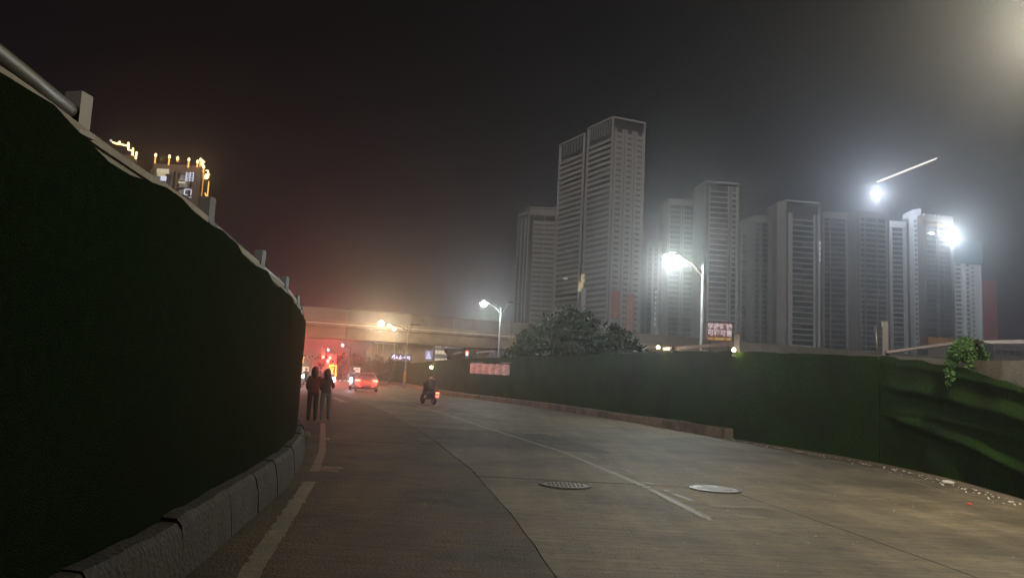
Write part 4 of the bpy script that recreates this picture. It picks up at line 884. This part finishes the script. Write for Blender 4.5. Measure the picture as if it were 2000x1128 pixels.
def rule_std(c, J):
    hz = J['neck'][2]
    if c.z > hz-.005: return 0
    for s_ in 'LR':
        if (c-Vector(J['ha'+s_])).length < .12 or (c-Vector(J['wr'+s_])).length < .04: return 0
    if c.z < .075: return 3
    return 1 if c.z > J['pelvis'][2]-.02 else 2
base = dict(pelvis=(0, 0, .92), waist=(0, 0, 1.06), chest=(0, .0, 1.24), neck=(0, .02, 1.38), jaw=(0, .045, 1.45), head=(0, .035, 1.52), crown=(0, .02, 1.57), shL=(-.145, 0, 1.315), shR=(.145, 0, 1.315))
JA = dict(base); JA.update(elL=(-.205, -.05, 1.08), wrL=(-.17, .10, .94), haL=(-.15, .15, .90), elR=(.195, .03, 1.10), wrR=(.14, .2, 1.04), haR=(.10, .26, 1.04), hiL=(-.09, 0, .86), knL=(-.10, .10, .48), anL=(-.10, .06, .09), toL=(-.10, .19, .035), hiR=(.09, 0, .86), knR=(.09, -.04, .47), anR=(.095, -.2, .11), toR=(.095, -.1, .035), look=(.02, .115, -.02))
pA = G(608, 822); hd_ang = .26
person('woman in dark red jacket and dark trousers with long hair, left of the walking pair', (pA.x, pA.y, 0), hd_ang, JA, ['skin', 'dkcloth', 'blackcloth', 'blackcloth'], rule_std, scale=.985, rad=dict(waist=(.16, .13), chest=(.185, .135), pelvis=(.175, .14), kn=.078, an=.068, el=.062, wr=.042, sh=.075))
JB = dict(base); JB.update(elL=(-.19, .0, 1.09), wrL=(-.17, .16, .98), haL=(-.13, .22, .97), elR=(.205, -.02, 1.08), wrR=(.18, .19, 1.10), haR=(.16, .25, 1.13), hiL=(-.09, 0, .86), knL=(-.10, -.03, .47), anL=(-.11, -.14, .10), toL=(-.11, -.03, .035), hiR=(.09, 0, .86), knR=(.11, .12, .49), anR=(.12, .07, .09), toR=(.13, .2, .035), look=(-.02, .115, -.03))
pB = G(633, 823)
eWB = person('woman in grey top and pale jeans holding a lit phone, right of the walking pair', (pB.x, pB.y, 0), hd_ang, JB, ['skin', 'greycloth', 'jeans', 'shoe'], rule_std, scale=.96, rad=dict(kn=.07, an=.052, chest=(.17, .12), el=.055))
q = at(652, 741, 22.9); o = empty('phone', q, 'bright phone screen held by the woman in pale jeans', 'phone', rz=.5)
MB().box(-.035, .035, -.004, .004, -.075, .075).build('case', 'black', o, (0, .006, 0)); MB().box(-.032, .032, -.008, -.0045, -.07, .07).build('screen', 'cold2', o, (0, .006, 0)); light('screen_glow', 'POINT', (0, -.12, 0), .8, (.8, .9, 1), o, .04)
# small figure by the far kerb
q = G(673, 745); JC = dict(base); JC.update(elL=(-.24, 0, 1.06), wrL=(-.25, .06, .83), haL=(-.25, .09, .76), elR=(.24, 0, 1.06), wrR=(.25, .06, .83), haR=(.25, .09, .76), hiL=(-.09, 0, .86), knL=(-.1, .02, .47), anL=(-.1, 0, .09), toL=(-.1, .12, .035), hiR=(.09, 0, .86), knR=(.1, .02, .47), anR=(.1, 0, .09), toR=(.1, .12, .035))
person('dark distant figure standing at the traffic island', (q.x, q.y, 0), 2.8, JC, ['skin', 'darkc', 'blackcloth', 'blackcloth'], rule_std, hair='short', scale=1.02)

# ------------------------------------------------------------------ scooters with riders
def wheel(parent, loc, R_, w, name='wheel'):
    n = 24; t = MB(); secs = []
    for k in range(n+1):
        a = 2*pi*k/n; ring = []
        for j in range(8): b = 2*pi*j/8; rr = R_-w/2+w/2*cos(b); ring.append((w/2*sin(b), rr*cos(a), rr*sin(a)))
        secs.append(ring)
    t.loft(secs, cap=False); o = t.build(name, 'rubber', parent, loc, True)
    m_ = MB(); m_.tube([(-w*.3, 0, 0), (w*.3, 0, 0)], R_*.45, 14)
    for k in range(5): a = 2*pi*k/5; m_.bar((0, 0, 0), (0, cos(a)*(R_-w*.8), sin(a)*(R_-w*.8)), w*.4, w*.35)
    m_.build('rim', 'chrome', o); return o
def scooter(label, loc, rz, paint='black', head_on=False, tail_on=False, group='scooters'):
    e_ = empty('scooter', loc, label, 'scooter', group, rz)            # faces +Y
    wheel(e_, (0, .62, .24), .24, .1); wheel(e_, (0, -.58, .24), .24, .11)
    rg = lambda y, w, z0, z1: [(-w, y, z0), (w, y, z0), (w*.95, y, (z0+z1)/2), (w*.6, y, z1), (-w*.6, y, z1), (-w*.95, y, (z0+z1)/2)]
    MB().loft([rg(-.92, .07, .56, .66), rg(-.8, .13, .45, .74), rg(-.5, .17, .36, .76), rg(-.2, .17, .32, .74), rg(-.05, .14, .28, .62)]).build('rear_body', paint, e_, smooth=True)
    MB().box(-.15, .15, -.06, .36, .26, .31).build('footboard', paint, e_)
    MB().loft([[(-.16, .34, .28), (.16, .34, .28), (.13, .44, .28), (-.13, .44, .28)], [(-.2, .37, .6), (.2, .37, .6), (.12, .5, .6), (-.12, .5, .6)], [(-.15, .33, .92), (.15, .33, .92), (.09, .45, .92), (-.09, .45, .92)]]).build('leg_shield', paint, e_, smooth=True)
    MB().loft([rg(-.78, .11, .765, .80), rg(-.5, .14, .765, .84), rg(-.15, .12, .75, .83), rg(-.02, .07, .7, .76)]).build('seat', 'rubber', e_, smooth=True)
    MB().tube([(0, .62, .26), (0, .5, .62), (0, .40, .98)], .026, 8).build('fork', 'steel_d', e_)
    MB().tube([(-.33, .26, 1.0), (-.15, .38, 1.0), (0, .40, .98), (.15, .38, 1.0), (.33, .26, 1.0)], .016, 8).build('handlebar', 'steel_d', e_)
    MB().ell((0, .42, .98), (.13, .10, .09), 12, 8).build('headlamp_cowl', paint, e_, smooth=True)
    MB().ell((0, .50, .96), (.09, .045, .065), 12, 8).build('headlight', 'cold' if head_on else 'chrome', e_, smooth=True)
    MB().box(-.09, .09, -.955, -.91, .6, .67).build('tail_light', 'redlamp2' if tail_on else 'signred', e_)
    MB().box(-.10, .10, -.93, -.915, .40, .53).build('number_plate', 'white', e_); MB().loft([rg(-.88, .07, .40, .44), rg(-.6, .08, .47, .51), rg(-.4, .07, .44, .48)]).build('mudguard', 'rubber', e_)
    MB().loft([rg(.88, .05, .40, .43), rg(.62, .07, .48, .52), rg(.42, .06, .42, .46)]).build('front_mudguard', paint, e_)
    for s_ in (-1, 1):
        mr = MB().tube([(s_*.2, .33, 1.0), (s_*.28, .30, 1.18)], .008, 6).build('mirror', 'steel_d', e_); MB().ell((s_*.29, .29, 1.21), (.06, .015, .04), 10, 6).build('mirror_glass', 'chrome', mr)
    if tail_on: light('tail_glow', 'POINT', (0, -1.15, .62), 16, (1, .04, .02), e_, .08)
    if head_on: light('head_glow', 'SPOT', (0, .62, .95), 260, (.85, .92, 1), e_, .06, 95, (0, 1, -.12), .7); light('head_flare', 'POINT', (0, .72, .96), 22, (.85, .92, 1), e_, .06)
    return e_
JR = dict(pelvis=(0, -.3, .90), waist=(0, -.29, 1.04), chest=(0, -.22, 1.24), neck=(0, -.18, 1.37), jaw=(0, -.15, 1.44), head=(0, -.16, 1.51), crown=(0, -.17, 1.57), shL=(-.18, -.2, 1.32), shR=(.18, -.2, 1.32), elL=(-.28, .0, 1.12), wrL=(-.31, .2, 1.06), haL=(-.31, .25, 1.035), elR=(.28, .0, 1.12), wrR=(.31, .2, 1.06), haR=(.31, .25, 1.035),
          hiL=(-.1, -.26, .88), knL=(-.17, .14, .80), anL=(-.13, .12, .40), toL=(-.13, .25, .345), hiR=(.1, -.26, .88), knR=(.17, .14, .80), anR=(.13, .12, .40), toR=(.13, .25, .345))
def rule_ride(c, J):
    if c.z > J['neck'][2]-.005: return 0
    for s_ in 'LR':
        if (c-Vector(J['ha'+s_])).length < .11: return 0
        if (c-Vector(J['an'+s_])).length < .10 or (c-Vector(J['to'+s_])).length < .08: return 3
    return 1 if c.z > .92 else 2
p = G(836, 789); sc = Vector((p.x, p.y)); rz = .62
scooter('dark scooter with its red tail light lit at the right kerb side', (sc.x, sc.y, 0), rz, tail_on=True)
person('rider in dark clothes and helmet on the scooter with the red tail light', (sc.x, sc.y, 0), rz, JR, ['skin', 'darkc', 'blackcloth', 'shoe'], rule_ride, hair='none', helmet=True, scale=1.0, rad=dict(chest=(.20, .15), waist=(.18, .15), pelvis=(.18, .15), el=.065, sh=.08, kn=.08))
p = G(594, 757); scooter('oncoming scooter with its headlight on beside the left wall', (p.x, p.y, 0), pi-.12, head_on=True)
person('rider in dark clothes facing the camera on the oncoming scooter at the left', (p.x, p.y, 0), pi-.12, JR, ['skin', 'darkc', 'darkc', 'shoe'], rule_ride, hair='short')
p = G(690, 760); p = Vector((p.x*63/p.y, 63)); scooter('oncoming scooter half hidden by the left side of the car with its headlight on', (p.x-.1, p.y, 0), pi-.1, head_on=True, paint='white')
person('rider on the half hidden oncoming scooter left of the car', (p.x-.1, p.y, 0), pi-.1, JR, ['skin', 'darkc', 'darkc', 'shoe'], rule_ride, hair='none', helmet=True)

# ------------------------------------------------------------------ car
pc = G(714, 765); ca = empty('car', (pc.x, pc.y+.1, 0), 'silver hatchback with both red tail lights lit, driving away under the lamps', 'car', rz=.20)
def sec(y, w, zb, zs, zt, wt):   # ring of a body section: lower side, shoulder, roof
    r = [(-w*.93, zb), (-w, zb+.18), (-w, zs*.75), (-w*.96, zs), (-wt, zt-.05), (-wt*.8, zt), (wt*.8, zt), (wt, zt-.05), (w*.96, zs), (w, zs*.75), (w, zb+.18), (w*.93, zb)]
    return [(x, y, z) for x, z in r]
body = MB(); body.loft([sec(.02, .78, .36, .80, .86, .70), sec(.12, .88, .26, .92, 1.0, .78), sec(.3, .90, .22, .95, 1.30, .66), sec(.75, .91, .20, .96, 1.47, .60), sec(1.7, .91, .20, .96, 1.50, .60), sec(2.6, .91, .20, .94, 1.38, .62), sec(3.2, .90, .20, .92, 1.02, .76), sec(4.0, .86, .22, .80, .84, .72), sec(4.35, .74, .3, .62, .66, .6)])
body.build('body', 'carp', ca, smooth=False)
MB().loft([[(-.60, .19, 1.02), (.60, .19, 1.02), (.6, .21, 1.02), (-.6, .21, 1.02)], [(-.52, .40, 1.36), (.52, .40, 1.36), (.52, .45, 1.36), (-.52, .45, 1.36)]]).build('rear_window', 'glass', ca)
mb = MB()
for s_ in (-1, 1): mb.loft([[(s_*.90, .7, 1.0), (s_*.90, 3.0, .98), (s_*.905, 3.0, .98), (s_*.905, .7, 1.0)], [(s_*.64, .9, 1.40), (s_*.64, 2.5, 1.36), (s_*.65, 2.5, 1.36), (s_*.65, .9, 1.40)]])
mb.build('side_windows', 'glass', ca)
for s_ in (-1, 1):
    MB().loft([[(s_*.48, .05, .84), (s_*.86, .13, .82), (s_*.86, .13, .94), (s_*.48, .05, .93)], [(s_*.48, -.0, .84), (s_*.84, .05, .83), (s_*.84, .05, .94), (s_*.48, -.0, .93)]]).build('tail_light', 'redlamp', ca)
    MB().box(s_*.5-.1, s_*.5+.1, -.03, .05, .40, .46).build('reflector', 'redlamp2', ca); o = MB().box(s_*.98-.09, s_*.98+.09, 2.75, 2.95, .98, 1.12).build('door_mirror', 'carp', ca)
    for y_ in (.85, 3.45): wheel(ca, (s_*.82, y_, .31), .31, .2)
    light('tail_glow', 'POINT', (s_*.66, -.45, .88), 70, (1, .04, .02), ca, .12)
MB().loft([[(-.8, .0, .34), (.8, .0, .34), (.84, .3, .3), (-.84, .3, .3)], [(-.83, -.06, .5), (.83, -.06, .5), (.86, .3, .5), (-.86, .3, .5)], [(-.8, -.02, .62), (.8, -.02, .62), (.86, .3, .64), (-.86, .3, .64)]]).build('rear_bumper', 'carp', ca)
MB().box(-.22, .22, -.03, .03, .70, .82).build('number_plate', 'plate', ca)
MB().loft([[(-.55, .30, 1.42), (.55, .30, 1.42), (.55, .62, 1.49), (-.55, .62, 1.49)], [(-.55, .28, 1.45), (.55, .28, 1.45), (.55, .62, 1.52), (-.55, .62, 1.52)]]).build('spoiler', 'carp', ca)

# parts of these were laid out in street coordinates: bring them under their own base point
for e_ in (lw, rw, via):
    for ch in e_.children: ch.location -= e_.location

# ------------------------------------------------------------------ haze
hz_ = MB().box(-625, 745, -60, 815, -1.1, 158); me = hz_.mesh('haze', 'white'); me.materials.clear()
hm_ = bpy.data.materials.new('night_haze'); hm_.use_nodes = True; n_ = hm_.node_tree.nodes; n_.clear()
ov = n_.new('ShaderNodeOutputMaterial'); pv = n_.new('ShaderNodeVolumePrincipled'); hm_.node_tree.links.new(pv.outputs[0], ov.inputs['Volume'])
pv.inputs['Color'].default_value = (.86, .87, .88, 1); pv.inputs['Density'].default_value = .0020; pv.inputs['Anisotropy'].default_value = .87
me.materials.append(hm_); tag(inst('haze', me), 'thin night haze glowing around the lamps', kind='stuff')
